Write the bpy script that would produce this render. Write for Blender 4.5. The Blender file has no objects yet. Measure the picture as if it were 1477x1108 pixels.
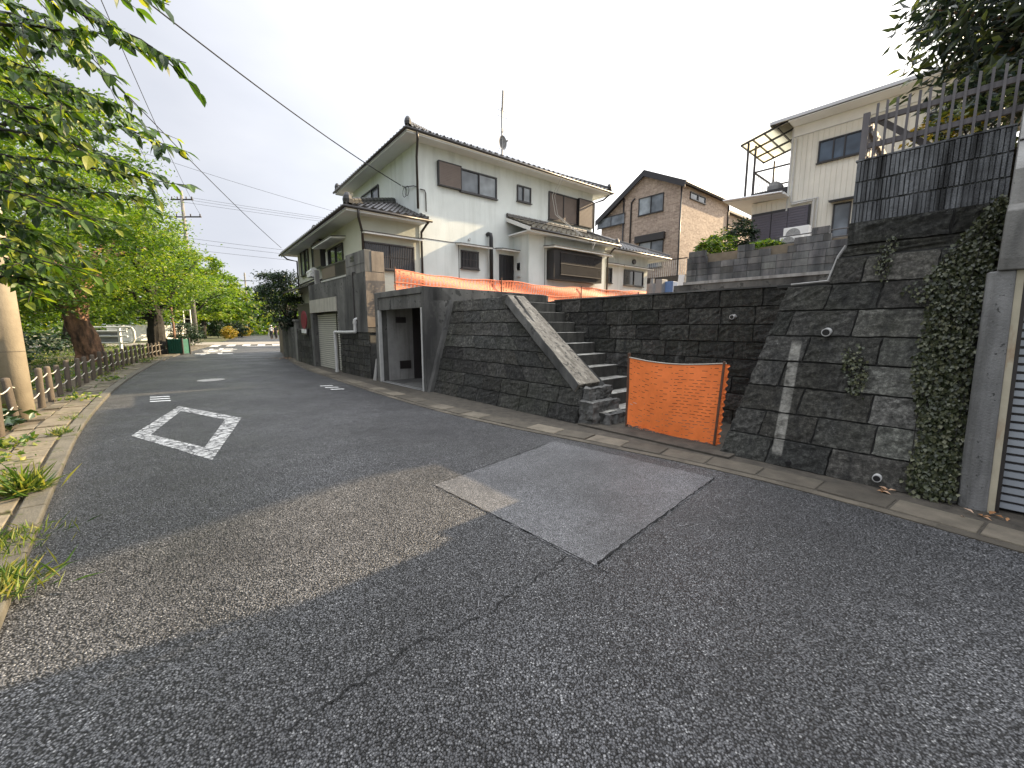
import bpy, bmesh, math, random
import numpy as np
from mathutils import Vector, Matrix
random.seed(7); rng = np.random.default_rng(7)
C = bpy.context.scene.collection
R = math.radians

# ------------------------------------------------------------------ frames
class Frame:
    def __init__(s, o, ang):
        s.o = o; s.a = R(ang); s.c = math.cos(s.a); s.s = math.sin(s.a)
    def w(s, p):
        return Vector((s.o[0] + p[0]*s.c - p[1]*s.s, s.o[1] + p[0]*s.s + p[1]*s.c, p[2]))
WO = Frame((0, 0), 0)            # world
FL = Frame((2.49, 4.79), -48.5)  # street wall: x along the street towards the viewer, y into the plots
FH = Frame((-3.2, 14.7), 38.3)   # white house: x along the long facade, y away from the viewer
FB = Frame((10.2, 26.0), 40.0)   # brick house

# ------------------------------------------------------------------ materials
def nodes(name):
    m = bpy.data.materials.new(name); m.use_nodes = True
    nt = m.node_tree; b = nt.nodes['Principled BSDF']
    return m, nt, b
def N(nt, t, **k):
    n = nt.nodes.new(t)
    for a, v in k.items():
        if a in n.inputs.keys(): n.inputs[a].default_value = v
        else: setattr(n, a, v)
    return n
def ramp(nt, fac, stops):
    r = nt.nodes.new('ShaderNodeValToRGB'); e = r.color_ramp.elements
    while len(e) < len(stops): e.new(.5)
    for i, (p, c) in enumerate(stops):
        e[i].position = p; e[i].color = (c[0], c[1], c[2], 1) if hasattr(c, '__len__') else (c, c, c, 1)
    nt.links.new(fac, r.inputs['Fac']); return r.outputs['Color']
def mixc(nt, fac, a, b, mode='MIX'):
    n = nt.nodes.new('ShaderNodeMix'); n.data_type = 'RGBA'; n.blend_type = mode
    for s, v in ((0, fac), (6, a), (7, b)):
        if hasattr(v, 'links') or hasattr(v, 'is_linked'): nt.links.new(v, n.inputs[s])
        else: n.inputs[s].default_value = v if s == 0 else (v[0], v[1], v[2], 1)
    return n.outputs[2]
def coords(nt, scale=(1, 1, 1)):
    tc = nt.nodes.new('ShaderNodeTexCoord'); mp = nt.nodes.new('ShaderNodeMapping')
    mp.inputs['Scale'].default_value = scale
    nt.links.new(tc.outputs['Object'], mp.inputs['Vector']); return mp.outputs['Vector']
def noise(nt, scale, detail=4, vec=None, rough=.6):
    n = N(nt, 'ShaderNodeTexNoise'); n.inputs['Scale'].default_value = scale
    n.inputs['Detail'].default_value = detail; n.inputs['Roughness'].default_value = rough
    if vec is None: vec = coords(nt)
    nt.links.new(vec, n.inputs['Vector']); return n.outputs['Fac']
def bump(nt, b, h, strength=.3, dist=.02):
    bp = N(nt, 'ShaderNodeBump'); bp.inputs['Strength'].default_value = strength; bp.inputs['Distance'].default_value = dist
    nt.links.new(h, bp.inputs['Height']); nt.links.new(bp.outputs['Normal'], b.inputs['Normal'])
def M(name, col, rough=.8, var=.18, vs=3, bmp=.15, bs=40, streak=None, st=.55, ss=(5, 5, .5), tint=False, metal=0, spec=.5, speck=None):
    """weathered surface: blotchy base colour, optional vertical run-down stains, fine bump"""
    m, nt, b = nodes(name)
    c1 = tuple(max(0, x*(1-var)) for x in col); c2 = tuple(min(1, x*(1+var)) for x in col)
    out = ramp(nt, noise(nt, vs, 6), [(.3, c1), (.7, c2)])
    if streak is not None:
        f = ramp(nt, noise(nt, 1, 5, coords(nt, ss)), [(st-.12, 0), (st+.15, 1)])
        out = mixc(nt, f, out, streak)
    if speck is not None:
        f = ramp(nt, noise(nt, speck[1], 3), [(speck[2], 0), (speck[2]+.06, 1)])
        out = mixc(nt, f, out, speck[0])
    if tint:
        a = N(nt, 'ShaderNodeAttribute', attribute_name='tint')
        out = mixc(nt, 1.0, out, a.outputs['Color'], 'MULTIPLY')
    nt.links.new(out, b.inputs['Base Color'])
    b.inputs['Roughness'].default_value = rough; b.inputs['Metallic'].default_value = metal
    b.inputs['Specular IOR Level'].default_value = spec
    if bmp: bump(nt, b, noise(nt, bs, 6), bmp, .015)
    return m
def glass(name, col=(.03, .035, .045), rough=.06):
    m, nt, b = nodes(name)
    out = ramp(nt, noise(nt, 1.3, 2), [(.35, tuple(x*.6 for x in col)), (.7, tuple(x*1.6 for x in col))])
    nt.links.new(out, b.inputs['Base Color']); b.inputs['Roughness'].default_value = rough
    b.inputs['Specular IOR Level'].default_value = .6
    bump(nt, b, noise(nt, 2.5, 1), .03, .02)
    return m
def leafmat(name, cols, trans, tw=.5, rough=.45):
    m, nt, b = nodes(name)
    a = N(nt, 'ShaderNodeAttribute', attribute_name='tint')
    sep = N(nt, 'ShaderNodeSeparateColor'); nt.links.new(a.outputs['Color'], sep.inputs[0])
    n = len(cols)
    col = ramp(nt, sep.outputs[0], [(i/(n-1), c) for i, c in enumerate(cols)])
    nt.links.new(col, b.inputs['Base Color']); b.inputs['Roughness'].default_value = rough
    t = N(nt, 'ShaderNodeBsdfTranslucent')
    nt.links.new(mixc(nt, 1.0, col, trans, 'MULTIPLY'), t.inputs['Color'])
    mx = N(nt, 'ShaderNodeMixShader'); mx.inputs[0].default_value = tw
    nt.links.new(b.outputs[0], mx.inputs[1]); nt.links.new(t.outputs[0], mx.inputs[2])
    nt.links.new(mx.outputs[0], nt.nodes['Material Output'].inputs[0])
    return m

def asphalt(name, lo, hi, scale=95, warm=0, bs=1.0):
    m, nt, b = nodes(name)
    v = coords(nt)
    vo = N(nt, 'ShaderNodeTexVoronoi'); vo.inputs['Scale'].default_value = scale; nt.links.new(v, vo.inputs['Vector'])
    sep = N(nt, 'ShaderNodeSeparateColor'); nt.links.new(vo.outputs['Color'], sep.inputs[0])
    mid = (lo+hi)/2
    c = ramp(nt, sep.outputs[0], [(0, (lo, lo, lo*1.03)), (.3, (mid*.8, mid*.81, mid*.84)), (.7, (mid, mid*1.01, mid*1.04)), (.93, (hi, hi, hi*1.01)), (1, (hi*1.9, hi*1.9, hi*1.86))])
    d = ramp(nt, vo.outputs['Distance'], [(.33, 1.25), (.64, .06)])
    c = mixc(nt, 1.0, c, d, 'MULTIPLY')
    big = ramp(nt, noise(nt, .55, 5), [(.32, (.66, .66, .67)), (.68, (1.36, 1.37, 1.38))])
    c = mixc(nt, 1.0, c, big, 'MULTIPLY')
    fine = ramp(nt, noise(nt, 7, 4), [(.3, .82), (.7, 1.15)])
    c = mixc(nt, 1.0, c, fine, 'MULTIPLY')
    trk = ramp(nt, noise(nt, 1, 3, coords(nt, (.9, .9, 1)), .4), [(.42, (1, 1, 1)), (.62, (1.18, 1.18, 1.19))])
    c = mixc(nt, 1.0, c, trk, 'MULTIPLY')
    grit = ramp(nt, noise(nt, 26, 5, v, .7), [(.32, .62), (.6, 1.1)])
    c = mixc(nt, 1.0, c, grit, 'MULTIPLY')
    oil = ramp(nt, noise(nt, 1.6, 3), [(.66, (1, 1, 1)), (.78, (.75, .75, .74))])
    c = mixc(nt, 1.0, c, oil, 'MULTIPLY')
    nt.links.new(c, b.inputs['Base Color']); rr = ramp(nt, noise(nt, .8, 4), [(.35, .36), (.65, .62)]); nt.links.new(rr, b.inputs['Roughness'])
    b.inputs['Specular IOR Level'].default_value = .42
    inv = N(nt, 'ShaderNodeMath', operation='SUBTRACT'); inv.inputs[0].default_value = 1; nt.links.new(vo.outputs['Distance'], inv.inputs[1])
    ad = N(nt, 'ShaderNodeMath', operation='ADD'); nt.links.new(inv.outputs[0], ad.inputs[0]); nt.links.new(noise(nt, scale*.45, 3, v), ad.inputs[1])
    bump(nt, b, ad.outputs[0], bs, .008)
    return m

def stone(name, stripe=False):
    m, nt, b = nodes(name)
    a = N(nt, 'ShaderNodeAttribute', attribute_name='tint')
    base = ramp(nt, noise(nt, 22, 10, rough=.78), [(.3, (.011, .011, .010)), (.5, (.06, .059, .053)), (.72, (.20, .198, .176))])
    out = mixc(nt, 1.0, base, a.outputs['Color'], 'MULTIPLY')
    moss = ramp(nt, noise(nt, 2.1, 5), [(.52, 0), (.72, .5)])
    out = mixc(nt, moss, out, (.035, .037, .024))
    run = ramp(nt, noise(nt, 1, 5, coords(nt, (7, 7, .6))), [(.5, 0), (.7, .55)])
    out = mixc(nt, run, out, (.02, .021, .022))
    lime = ramp(nt, noise(nt, 1, 6, coords(nt, (5, 5, .55)), .7), [(.60, 0), (.74, .45)])
    out = mixc(nt, lime, out, (.24, .24, .225))
    lich = ramp(nt, noise(nt, 38, 3), [(.70, 0), (.74, .75)])
    out = mixc(nt, lich, out, (.3, .3, .28))
    if stripe:   # the worn pale strip of old mortar that runs down the blocks
        tc = N(nt, 'ShaderNodeTexCoord'); sp = N(nt, 'ShaderNodeSeparateXYZ'); nt.links.new(tc.outputs['Object'], sp.inputs[0])
        def band(o, lo, hi, e):
            mr = N(nt, 'ShaderNodeMapRange'); mr.inputs[1].default_value = lo; mr.inputs[2].default_value = lo+e; nt.links.new(o, mr.inputs[0])
            m2 = N(nt, 'ShaderNodeMapRange'); m2.inputs[1].default_value = hi; m2.inputs[2].default_value = hi-e; nt.links.new(o, m2.inputs[0])
            mu = N(nt, 'ShaderNodeMath', operation='MULTIPLY'); nt.links.new(mr.outputs[0], mu.inputs[0]); nt.links.new(m2.outputs[0], mu.inputs[1]); return mu.outputs[0]
        mu = N(nt, 'ShaderNodeMath', operation='MULTIPLY'); nt.links.new(band(sp.outputs['X'], -.445, -.335, .012), mu.inputs[0]); nt.links.new(band(sp.outputs['Z'], .1, 1.36, .06), mu.inputs[1])
        wear = ramp(nt, noise(nt, 16, 5), [(.3, .15), (.62, 1)])
        m3 = N(nt, 'ShaderNodeMath', operation='MULTIPLY'); nt.links.new(mu.outputs[0], m3.inputs[0]); nt.links.new(wear, m3.inputs[1])
        out = mixc(nt, m3.outputs[0], out, (.36, .35, .31))
    nt.links.new(out, b.inputs['Base Color']); b.inputs['Roughness'].default_value = .9
    b.inputs['Specular IOR Level'].default_value = .3
    bump(nt, b, noise(nt, 30, 10, rough=.8), 1.0, .035)
    return m

def brick(name, c1, c2, mortar, sx, sy):
    m, nt, b = nodes(name)
    tc = N(nt, 'ShaderNodeTexCoord'); sp = N(nt, 'ShaderNodeSeparateXYZ'); nt.links.new(tc.outputs['Object'], sp.inputs[0])
    ad = N(nt, 'ShaderNodeMath', operation='ADD'); nt.links.new(sp.outputs['X'], ad.inputs[0]); nt.links.new(sp.outputs['Y'], ad.inputs[1])
    cb = N(nt, 'ShaderNodeCombineXYZ'); nt.links.new(ad.outputs[0], cb.inputs[0]); nt.links.new(sp.outputs['Z'], cb.inputs[1])
    br = N(nt, 'ShaderNodeTexBrick'); nt.links.new(cb.outputs[0], br.inputs['Vector'])
    br.inputs['Color1'].default_value = (*c1, 1); br.inputs['Color2'].default_value = (*c2, 1); br.inputs['Mortar'].default_value = (*mortar, 1)
    br.inputs['Scale'].default_value = 1; br.inputs['Brick Width'].default_value = sx; br.inputs['Row Height'].default_value = sy
    br.inputs['Mortar Size'].default_value = sy*.07; br.inputs['Bias'].default_value = 0
    out = mixc(nt, 1.0, br.outputs['Color'], ramp(nt, noise(nt, 6, 6), [(.3, .72), (.7, 1.22)]), 'MULTIPLY')
    nt.links.new(out, b.inputs['Base Color']); b.inputs['Roughness'].default_value = .85
    iv = N(nt, 'ShaderNodeMath', operation='SUBTRACT'); iv.inputs[0].default_value = 1; nt.links.new(br.outputs['Fac'], iv.inputs[1])
    ad2 = N(nt, 'ShaderNodeMath', operation='MULTIPLY_ADD'); nt.links.new(noise(nt, 60, 4), ad2.inputs[0]); ad2.inputs[1].default_value = .6; nt.links.new(iv.outputs[0], ad2.inputs[2])
    bump(nt, b, ad2.outputs[0], .6, .012)
    return m

def paint(name, col=(.62, .62, .59)):
    """road paint worn through to the asphalt"""
    m, nt, b = nodes(name)
    v = coords(nt)
    w = ramp(nt, noise(nt, 11, 9, v, .78), [(.44, 1), (.54, 0)])
    vo = N(nt, 'ShaderNodeTexVoronoi', feature='DISTANCE_TO_EDGE'); vo.inputs['Scale'].default_value = 5.5; nt.links.new(v, vo.inputs['Vector'])
    ck = ramp(nt, vo.outputs['Distance'], [(.025, 1), (.06, 0)])
    f = N(nt, 'ShaderNodeMath', operation='MAXIMUM'); nt.links.new(w, f.inputs[0]); nt.links.new(ck, f.inputs[1])
    base = ramp(nt, noise(nt, 3, 4), [(.3, tuple(x*.75 for x in col)), (.65, col)])
    nt.links.new(mixc(nt, f.outputs[0], base, (.07, .07, .07)), b.inputs['Base Color']); b.inputs['Roughness'].default_value = .7
    bump(nt, b, noise(nt, 60, 5), .3, .006)
    return m

m_asph = asphalt('asphalt_worn', .04, .125, 104)
m_asph_patch = asphalt('asphalt_fine_patch', .12, .175, 150, bs=.6)
m_asph_far = M('cross_street_surface', (.24, .225, .2), .9, .15, 2, .2, 40)
m_crack = M('crack_dark', (.006, .006, .006), 1, .3, 20, 0)
m_paint = paint('road_paint_worn', (.55, .55, .53)); m_paint2 = M('road_paint', (.66, .66, .64), .7, .12, 14, .2, 70)
m_conc = M('concrete_stained', (.20, .195, .18), .9, .25, 2.2, .35, 55, (.05, .05, .047), .56, (4, 4, .45))
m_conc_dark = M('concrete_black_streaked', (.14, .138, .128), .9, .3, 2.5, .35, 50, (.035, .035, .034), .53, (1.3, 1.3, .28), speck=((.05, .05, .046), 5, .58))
m_conc_pale = M('concrete_pale', (.33, .325, .31), .88, .18, 2.5, .3, 60, (.17, .165, .155), .58, (5, 5, .4), speck=((.08, .08, .075), 22, .68))
m_conc_mid = M('concrete_grey_pillar', (.21, .21, .205), .85, .3, 4, .5, 60, (.085, .085, .08), .52, (6, 6, .5), speck=((.045, .045, .043), 24, .64))
m_conc_brown = M('concrete_brown', (.235, .195, .155), .9, .2, 3, .3, 50, (.1, .085, .07), .6, (5, 5, .6))
m_kerb = M('kerb_stone', (.095, .088, .07), .92, .28, 5, .5, 60, speck=((.06, .065, .03), 9, .6))
m_paver = M('paver', (.145, .125, .09), .92, .35, 4, .4, 50, speck=((.07, .072, .03), 5, .58), tint=True)
m_dirt = M('dirt', (.085, .068, .045), 1, .4, 6, .8, 30, speck=((.16, .13, .08), 30, .62))
m_gutter = M('gutter_slab', (.12, .103, .077), .9, .3, 5, .5, 50, speck=((.12, .105, .078), 7, .58), tint=True)
m_gdirt = M('gutter_dirt', (.06, .052, .04), .95, .4, 7, .6, 40, speck=((.05, .045, .036), 12, .58))
m_lot = M('lot_soil', (.2, .165, .12), 1, .25, 3, .6, 30)
m_park = M('park_earth', (.09, .085, .05), 1, .4, 1.2, .8, 14, speck=((.06, .085, .022), 1.5, .5))
m_stone = stone('stone_block'); m_stone_s = stone('stone_block_striped', True)
m_mortar = M('old_mortar', (.03, .03, .028), 1, .3, 8, .4, 60)
m_rib = M('split_rib_block', (.19, .198, .21), .95, .35, 7, .8, 60, (.03, .031, .032), .5, (9, 9, .8))
m_blockwall = M('grey_block', (.15, .152, .152), .92, .2, 5, .4, 70, (.055, .058, .062), .52, (4, 4, .8), tint=True)
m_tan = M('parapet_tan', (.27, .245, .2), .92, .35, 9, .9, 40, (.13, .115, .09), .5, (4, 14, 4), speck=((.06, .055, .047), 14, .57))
m_riser = M('step_riser_dark', (.055, .054, .047), .95, .4, 6, .5, 50, (.02, .02, .018), .55, (6, 6, 1.2))
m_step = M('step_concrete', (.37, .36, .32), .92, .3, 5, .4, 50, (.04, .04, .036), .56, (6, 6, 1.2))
m_stucco = M('stucco_white', (.70, .745, .72), .92, .06, 1.2, .6, 38, (.54, .58, .55), .62, (2.5, 2.5, .3))
m_stucco2 = M('stucco_cream', (.62, .63, .54), .92, .05, 1.5, .5, 38, (.56, .56, .48), .66, (2.5, 2.5, .3))
m_soffit = M('soffit_white', (.73, .75, .75), .8, .05, 2, .1, 30)
m_trim = M('trim_white', (.75, .75, .72), .6, .06, 3, .1, 40)
m_tile = M('roof_tile', (.06, .057, .055), .36, .35, 5, .2, 30, speck=((.22, .21, .195), 6, .64), tint=True)
m_tile_pale = M('roof_tile_weathered', (.15, .135, .105), .5, .35, 5, .25, 30, speck=((.05, .047, .04), 6, .56), tint=True)
m_gut = M('gutter_dark', (.035, .03, .028), .4, .15, 4, .05, 30)
m_brown = M('shutter_brown', (.16, .125, .105), .5, .1, 3, .08, 30)
m_bronze = M('frame_bronze', (.022, .02, .021), .35, .1, 3, .05, 30)
m_black = M('black_metal', (.014, .014, .015), .35, .2, 3, .05, 30)
m_glass = glass('glass_grey', (.12, .14, .16)); m_glass_d = glass('glass_dark', (.02, .024, .03)); m_glass_b = glass('glass_blue', (.05, .075, .11))
m_glass_c = glass('glass_with_pale_curtain', (.22, .25, .27), .1)
m_curtain = M('curtain', (.55, .56, .56), .9, .1, 3, .1, 20)
m_lattice = M('lattice_dark', (.05, .045, .045), .45, .15, 4, .05, 30)
m_cream = M('siding_cream', (.70, .675, .595), .7, .06, 2, .05, 20, (.58, .555, .48), .66, (2, 2, .3))
m_shut_c = M('shutter_cream', (.50, .49, .43), .5, .08, 2, .05, 20)
m_shut_b = M('shutter_steel', (.36, .39, .42), .42, .1, 2, .05, 20, metal=.2)
m_panel_c = M('panel_cream', (.44, .42, .36), .7, .12, 3, .1, 20, (.24, .23, .2), .58, (14, 14, .4))
m_brick = brick('brick_pinkish', (.42, .335, .27), (.28, .215, .175), (.46, .39, .32), .30, .095)
m_roofb = M('metal_roof_dark', (.06, .055, .055), .6, .15, 3, .1, 20)
m_purple = M('shutter_mauve', (.10, .092, .115), .55, .08, 3, .05, 20)
m_white = M('white_paint', (.75, .75, .73), .5, .06, 4, .08, 30); m_pvc = M('pvc_grey', (.5, .5, .48), .45, .12, 5, .05, 20)
m_alu = M('aluminium', (.5, .5, .5), .4, .08, 4, .03, 20, metal=.6)
m_orange = M('orange_net', (.95, .225, .05), .6, .10, 9, .25, 60)
m_orange2 = M('orange_net_faded', (.88, .27, .14), .65, .10, 5, .25, 60)
m_rusty = M('rust_pole', (.10, .05, .03), .7, .35, 12, .3, 50)
m_wood = M('post_brown', (.105, .083, .062), .85, .25, 5, .35, 40, (.05, .042, .03), .55, (14, 14, .9))
m_slat = M('fence_slat', (.135, .125, .13), .7, .15, 4, .15, 30, (.08, .075, .08), .6, (9, 9, .6))
m_polec = M('pole_concrete', (.33, .285, .215), .85, .22, 3, .25, 50)
m_rope = M('rope', (.45, .42, .36), .9, .15, 30, .3, 90)
m_bark = M('bark_red', (.30, .165, .10), .95, .45, 5, 1.0, 11, (.05, .035, .028), .5, (5, 5, 1.4))
m_bark_d = M('bark_dark', (.02, .018, .015), .95, .4, 5, 1.0, 12)
m_wire = M('cable_black', (.02, .02, .022), .6, .1, 3, 0)
m_skin = M('skin', (.5, .33, .25), .6, .05, 5, 0); m_cloth_d = M('cloth_navy', (.025, .026, .035), .9, .15, 9, .1, 50); m_cloth_w = M('cloth_white', (.65, .65, .66), .9, .08, 9, .1, 50)
m_crim = M('crimson_paint', (.19, .012, .035), .5, .2, 9, .1, 30)
m_green = M('green_net', (.008, .085, .06), .6, .25, 9, .3, 40)
m_polyc = M('polycarbonate_yellow', (.75, .68, .45), .4, .06, 2, 0)
m_bluetarp = M('blue_sheet', (.13, .22, .42), .6, .15, 3, .2, 10)
m_grey = M('grey_box', (.22, .225, .23), .6, .1, 3, .05, 20)

m_leaf_near = leafmat('cherry_leaf_near', [(.02, .048, .012), (.05, .11, .016), (.11, .20, .022), (.24, .28, .04)], (1.7, 1.6, .55), .48)
m_leaf = leafmat('cherry_leaf', [(.018, .045, .010), (.055, .12, .016), (.13, .22, .022), (.25, .27, .035)], (1.7, 1.6, .5), .47)
m_leaf_dk = leafmat('evergreen_leaf', [(.010, .022, .013), (.02, .045, .02), (.04, .075, .03)], (1.2, 1.3, .6), .22, .35)
m_leaf_r = leafmat('loquat_leaf', [(.012, .022, .018), (.022, .038, .028), (.05, .07, .04), (.14, .16, .05)], (1.2, 1.3, .7), .3, .3)
m_ivy = leafmat('ivy_leaf', [(.022, .03, .013), (.045, .055, .024), (.085, .095, .045), (.14, .14, .075)], (1, 1.1, .5), .18, .4)
m_weed = leafmat('weed_leaf', [(.03, .075, .014), (.07, .14, .02), (.16, .21, .03), (.30, .27, .07)], (1.3, 1.4, .6), .35)
m_yel = leafmat('yellow_flower', [(.10, .13, .02), (.32, .25, .02), (.5, .29, .03)], (1, 1, .6), .3)
m_dry = leafmat('dry_leaf', [(.25, .1, .03), (.42, .22, .1), (.6, .42, .3)], (1, 1, .8), .2)

# ------------------------------------------------------------------ mesh building
class MB:
    def __init__(s): s.v = []; s.f = []; s.mi = []; s.t = None
    def add(s, vs, fs, m=0):
        o = len(s.v); s.v.extend(tuple(p) for p in vs)
        for f in fs: s.f.append(tuple(i+o for i in f)); s.mi.append(m)
        return s
    def box(s, x0, x1, y0, y1, z0, z1, m=0, mp=None):
        P = [(x, y, z) for z in (z0, z1) for y in (y0, y1) for x in (x0, x1)]
        if mp: P = [mp(*p) for p in P]
        return s.add(P, [(0, 2, 3, 1), (4, 5, 7, 6), (0, 1, 5, 4), (2, 6, 7, 3), (0, 4, 6, 2), (1, 3, 7, 5)], m)
    def hexa(s, P, m=0):      # 8 corners: 4 bottom ring, 4 top ring
        return s.add(P, [(3, 2, 1, 0), (4, 5, 6, 7), (0, 1, 5, 4), (1, 2, 6, 5), (2, 3, 7, 6), (3, 0, 4, 7)], m)
    def prism(s, poly, ax, a0, a1, m=0):   # poly of 2D points extruded along axis ax
        def p(q, a): l = list(q); l.insert(ax, a); return tuple(l)
        n = len(poly); P = [p(q, a0) for q in poly] + [p(q, a1) for q in poly]
        return s.add(P, [tuple(range(n))[::-1], tuple(range(n, 2*n))] + [(i, (i+1) % n, n+(i+1) % n, n+i) for i in range(n)], m)
    def tube(s, pts, r, n=8, m=0, cap=True):
        pts = [Vector(p) for p in pts]; k = len(pts); rs = r if hasattr(r, '__len__') else [r]*k
        o = len(s.v); prev = None
        for i, p in enumerate(pts):
            d = (pts[min(i+1, k-1)] - pts[max(i-1, 0)]); d = d.normalized() if d.length > 1e-9 else Vector((0, 0, 1))
            if prev is None:
                a = d.cross(Vector((0, 0, 1)) if abs(d.z) < .9 else Vector((1, 0, 0))).normalized()
            else:
                a = prev - d*prev.dot(d); a = a.normalized() if a.length > 1e-6 else prev
            prev = a; b = d.cross(a)
            for j in range(n):
                t = 2*math.pi*j/n; s.v.append(tuple(p + (a*math.cos(t) + b*math.sin(t))*rs[i]))
        for i in range(k-1):
            for j in range(n):
                s.f.append((o+i*n+j, o+i*n+(j+1) % n, o+(i+1)*n+(j+1) % n, o+(i+1)*n+j)); s.mi.append(m)
        if cap:
            s.f.append(tuple(o+j for j in range(n))[::-1]); s.mi.append(m)
            s.f.append(tuple(o+(k-1)*n+j for j in range(n))); s.mi.append(m)
        return s
    def disc(s, c, r, n, axis, h, m=0, rx=1):
        a = Vector(axis).normalized(); return s.tube([Vector(c)-a*h/2, Vector(c)+a*h/2], r, n, m)
def mesh(name, vs, fs, mi=None, mats=(), smooth=False, fixn=True, tint=None):
    me = bpy.data.meshes.new(name); me.from_pydata(vs, [], fs)
    for m in mats: me.materials.append(m)
    if mi is not None and len(mats) > 1: me.polygons.foreach_set('material_index', mi)
    if fixn:
        bm = bmesh.new(); bm.from_mesh(me); bmesh.ops.recalc_face_normals(bm, faces=bm.faces); bm.to_mesh(me); bm.free()
    if smooth: me.polygons.foreach_set('use_smooth', [True]*len(me.polygons))
    if tint is not None:
        ca = me.color_attributes.new('tint', 'FLOAT_COLOR', 'POINT')
        ca.data.foreach_set('color', np.asarray(tint, dtype=np.float32).ravel())
    me.update(); return me
def link(name, me, parent=None, bevel=0, auto=None):
    o = bpy.data.objects.new(name, me); C.objects.link(o)
    if parent is not None: o.parent = parent
    if bevel:
        b = o.modifiers.new('bevel', 'BEVEL'); b.width = bevel; b.segments = 2; b.limit_method = 'ANGLE'; b.angle_limit = R(40)
    return o
def tag(o, label, cat, group=None, kind=None):
    if label: o['label'] = label
    if cat: o['category'] = cat
    if group: o['group'] = group
    if kind: o['kind'] = kind
    return o
class Thing:
    """an Empty at the thing's base; parts are written in the coordinates of its frame"""
    def __init__(s, name, label, cat, frame=WO, base=(0, 0, 0), group=None):
        s.fr = frame; s.base = base
        s.root = bpy.data.objects.new(name, None); s.root.empty_display_size = .2; C.objects.link(s.root)
        s.root.location = frame.w(base); s.root.rotation_euler = (0, 0, frame.a)
        tag(s.root, label, cat, group)
    def part(s, name, mb, mats, parent=None, smooth=False, bevel=0, label=None, fixn=True, tint=None):
        if not isinstance(mats, (list, tuple)): mats = [mats]
        b = s.base; vs = [(p[0]-b[0], p[1]-b[1], p[2]-b[2]) for p in mb.v]
        t = tint if tint is not None else mb.t
        o = link(name, mesh(name, vs, mb.f, mb.mi, mats, smooth, fixn, t), parent if parent is not None else s.root, bevel)
        if label: o['label'] = label
        return o
def solo(name, mb, mats, label, cat, frame=WO, base=(0, 0, 0), group=None, smooth=False, bevel=0, kind=None, fixn=True):
    if not isinstance(mats, (list, tuple)): mats = [mats]
    vs = [(p[0]-base[0], p[1]-base[1], p[2]-base[2]) for p in mb.v]
    o = link(name, mesh(name, vs, mb.f, mb.mi, mats, smooth, fixn, mb.t), None, bevel)
    o.location = frame.w(base); o.rotation_euler = (0, 0, frame.a)
    return tag(o, label, cat, group, kind)
def struct(name, mb, mats, frame=WO, bevel=0, label=None, smooth=False):
    return solo(name, mb, mats, label, None, frame, kind='structure', bevel=bevel, smooth=smooth)

# leaf clouds: one small folded leaf per point (numpy)
def leaf_mesh(name, P, size, mat, aspect=.45, droop=.3, tintpow=1.0, updir=None, seed=1, jit=.4, axis=None, flat=0.0, tintbias=None):
    g = np.random.default_rng(seed); P = np.asarray(P, dtype=np.float64); n = len(P)
    if axis is None:
        th = g.uniform(0, 2*np.pi, n); d = np.stack([np.cos(th), np.sin(th), g.normal(-droop, .45, n)], 1)
    else:
        d = np.asarray(axis) + g.normal(0, jit, (n, 3))
    d /= np.linalg.norm(d, axis=1, keepdims=True)
    u = g.normal(0, 1, (n, 3)) if updir is None else np.asarray(updir) + g.normal(0, .5, (n, 3))
    if flat: u = u*(1-flat) + np.array([0, 0, 1.])*flat*2
    w = np.cross(d, u); w /= (np.linalg.norm(w, axis=1, keepdims=True)+1e-9)
    nn = np.cross(w, d)
    L = size*g.uniform(.65, 1.25, n)[:, None]; W = L*aspect*.5
    base = P; tip = P + d*L - nn*L*.12; mid = P + d*L*.45
    lf = mid + w*W + nn*W*.35; rt = mid - w*W + nn*W*.35
    V = np.stack([base, rt, tip, lf], 1).reshape(-1, 3)
    idx = np.arange(n)*4
    F = np.stack([np.stack([idx, idx+1, idx+2], 1), np.stack([idx, idx+2, idx+3], 1)], 1).reshape(-1, 3)
    me = bpy.data.meshes.new(name)
    me.vertices.add(4*n); me.vertices.foreach_set('co', V.astype(np.float32).ravel())
    me.loops.add(6*n); me.loops.foreach_set('vertex_index', F.astype(np.int32).ravel())
    me.polygons.add(2*n); me.polygons.foreach_set('loop_start', (np.arange(2*n)*3).astype(np.int32)); me.polygons.foreach_set('loop_total', np.full(2*n, 3, np.int32))
    t = g.uniform(0, 1, n)**tintpow
    if tintbias is not None: t = np.clip(t*.6 + np.asarray(tintbias)*.4, 0, 1)
    col = np.repeat(np.stack([t, t, t, np.ones(n)], 1), 4, 0)
    me.update(calc_edges=True)
    ca = me.color_attributes.new('tint', 'FLOAT_COLOR', 'POINT'); ca.data.foreach_set('color', col.astype(np.float32).ravel())
    me.materials.append(mat); me.validate(); return me
# ------------------------------------------------------------------ camera and a helper that turns a picture position into a place
F_, PITCH, CZ = 590.0, math.atan(82/590), 1.5
cam = bpy.data.cameras.new('camera'); cam.lens = F_/1477*36; cam.sensor_width = 36; cam.sensor_fit = 'HORIZONTAL'; cam.clip_start = .05; cam.clip_end = 3000
co = bpy.data.objects.new('camera', cam); C.objects.link(co); co.location = (0, 0, CZ); co.rotation_euler = (R(90)-PITCH, 0, 0)
bpy.context.scene.camera = co
def ray(x, y):
    u = (x-738.5)/F_; v = (554-y)/F_
    return Vector((u, math.cos(PITCH)+v*math.sin(PITCH), -math.sin(PITCH)+v*math.cos(PITCH)))
def gp(x, y, z=0.0):
    r = ray(x, y); t = (z-CZ)/r.z; return Vector((r.x*t, r.y*t, z))
def at(x, y, Y):
    r = ray(x, y); t = Y/r.y; return Vector((r.x*t, Y, CZ+r.z*t))

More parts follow.
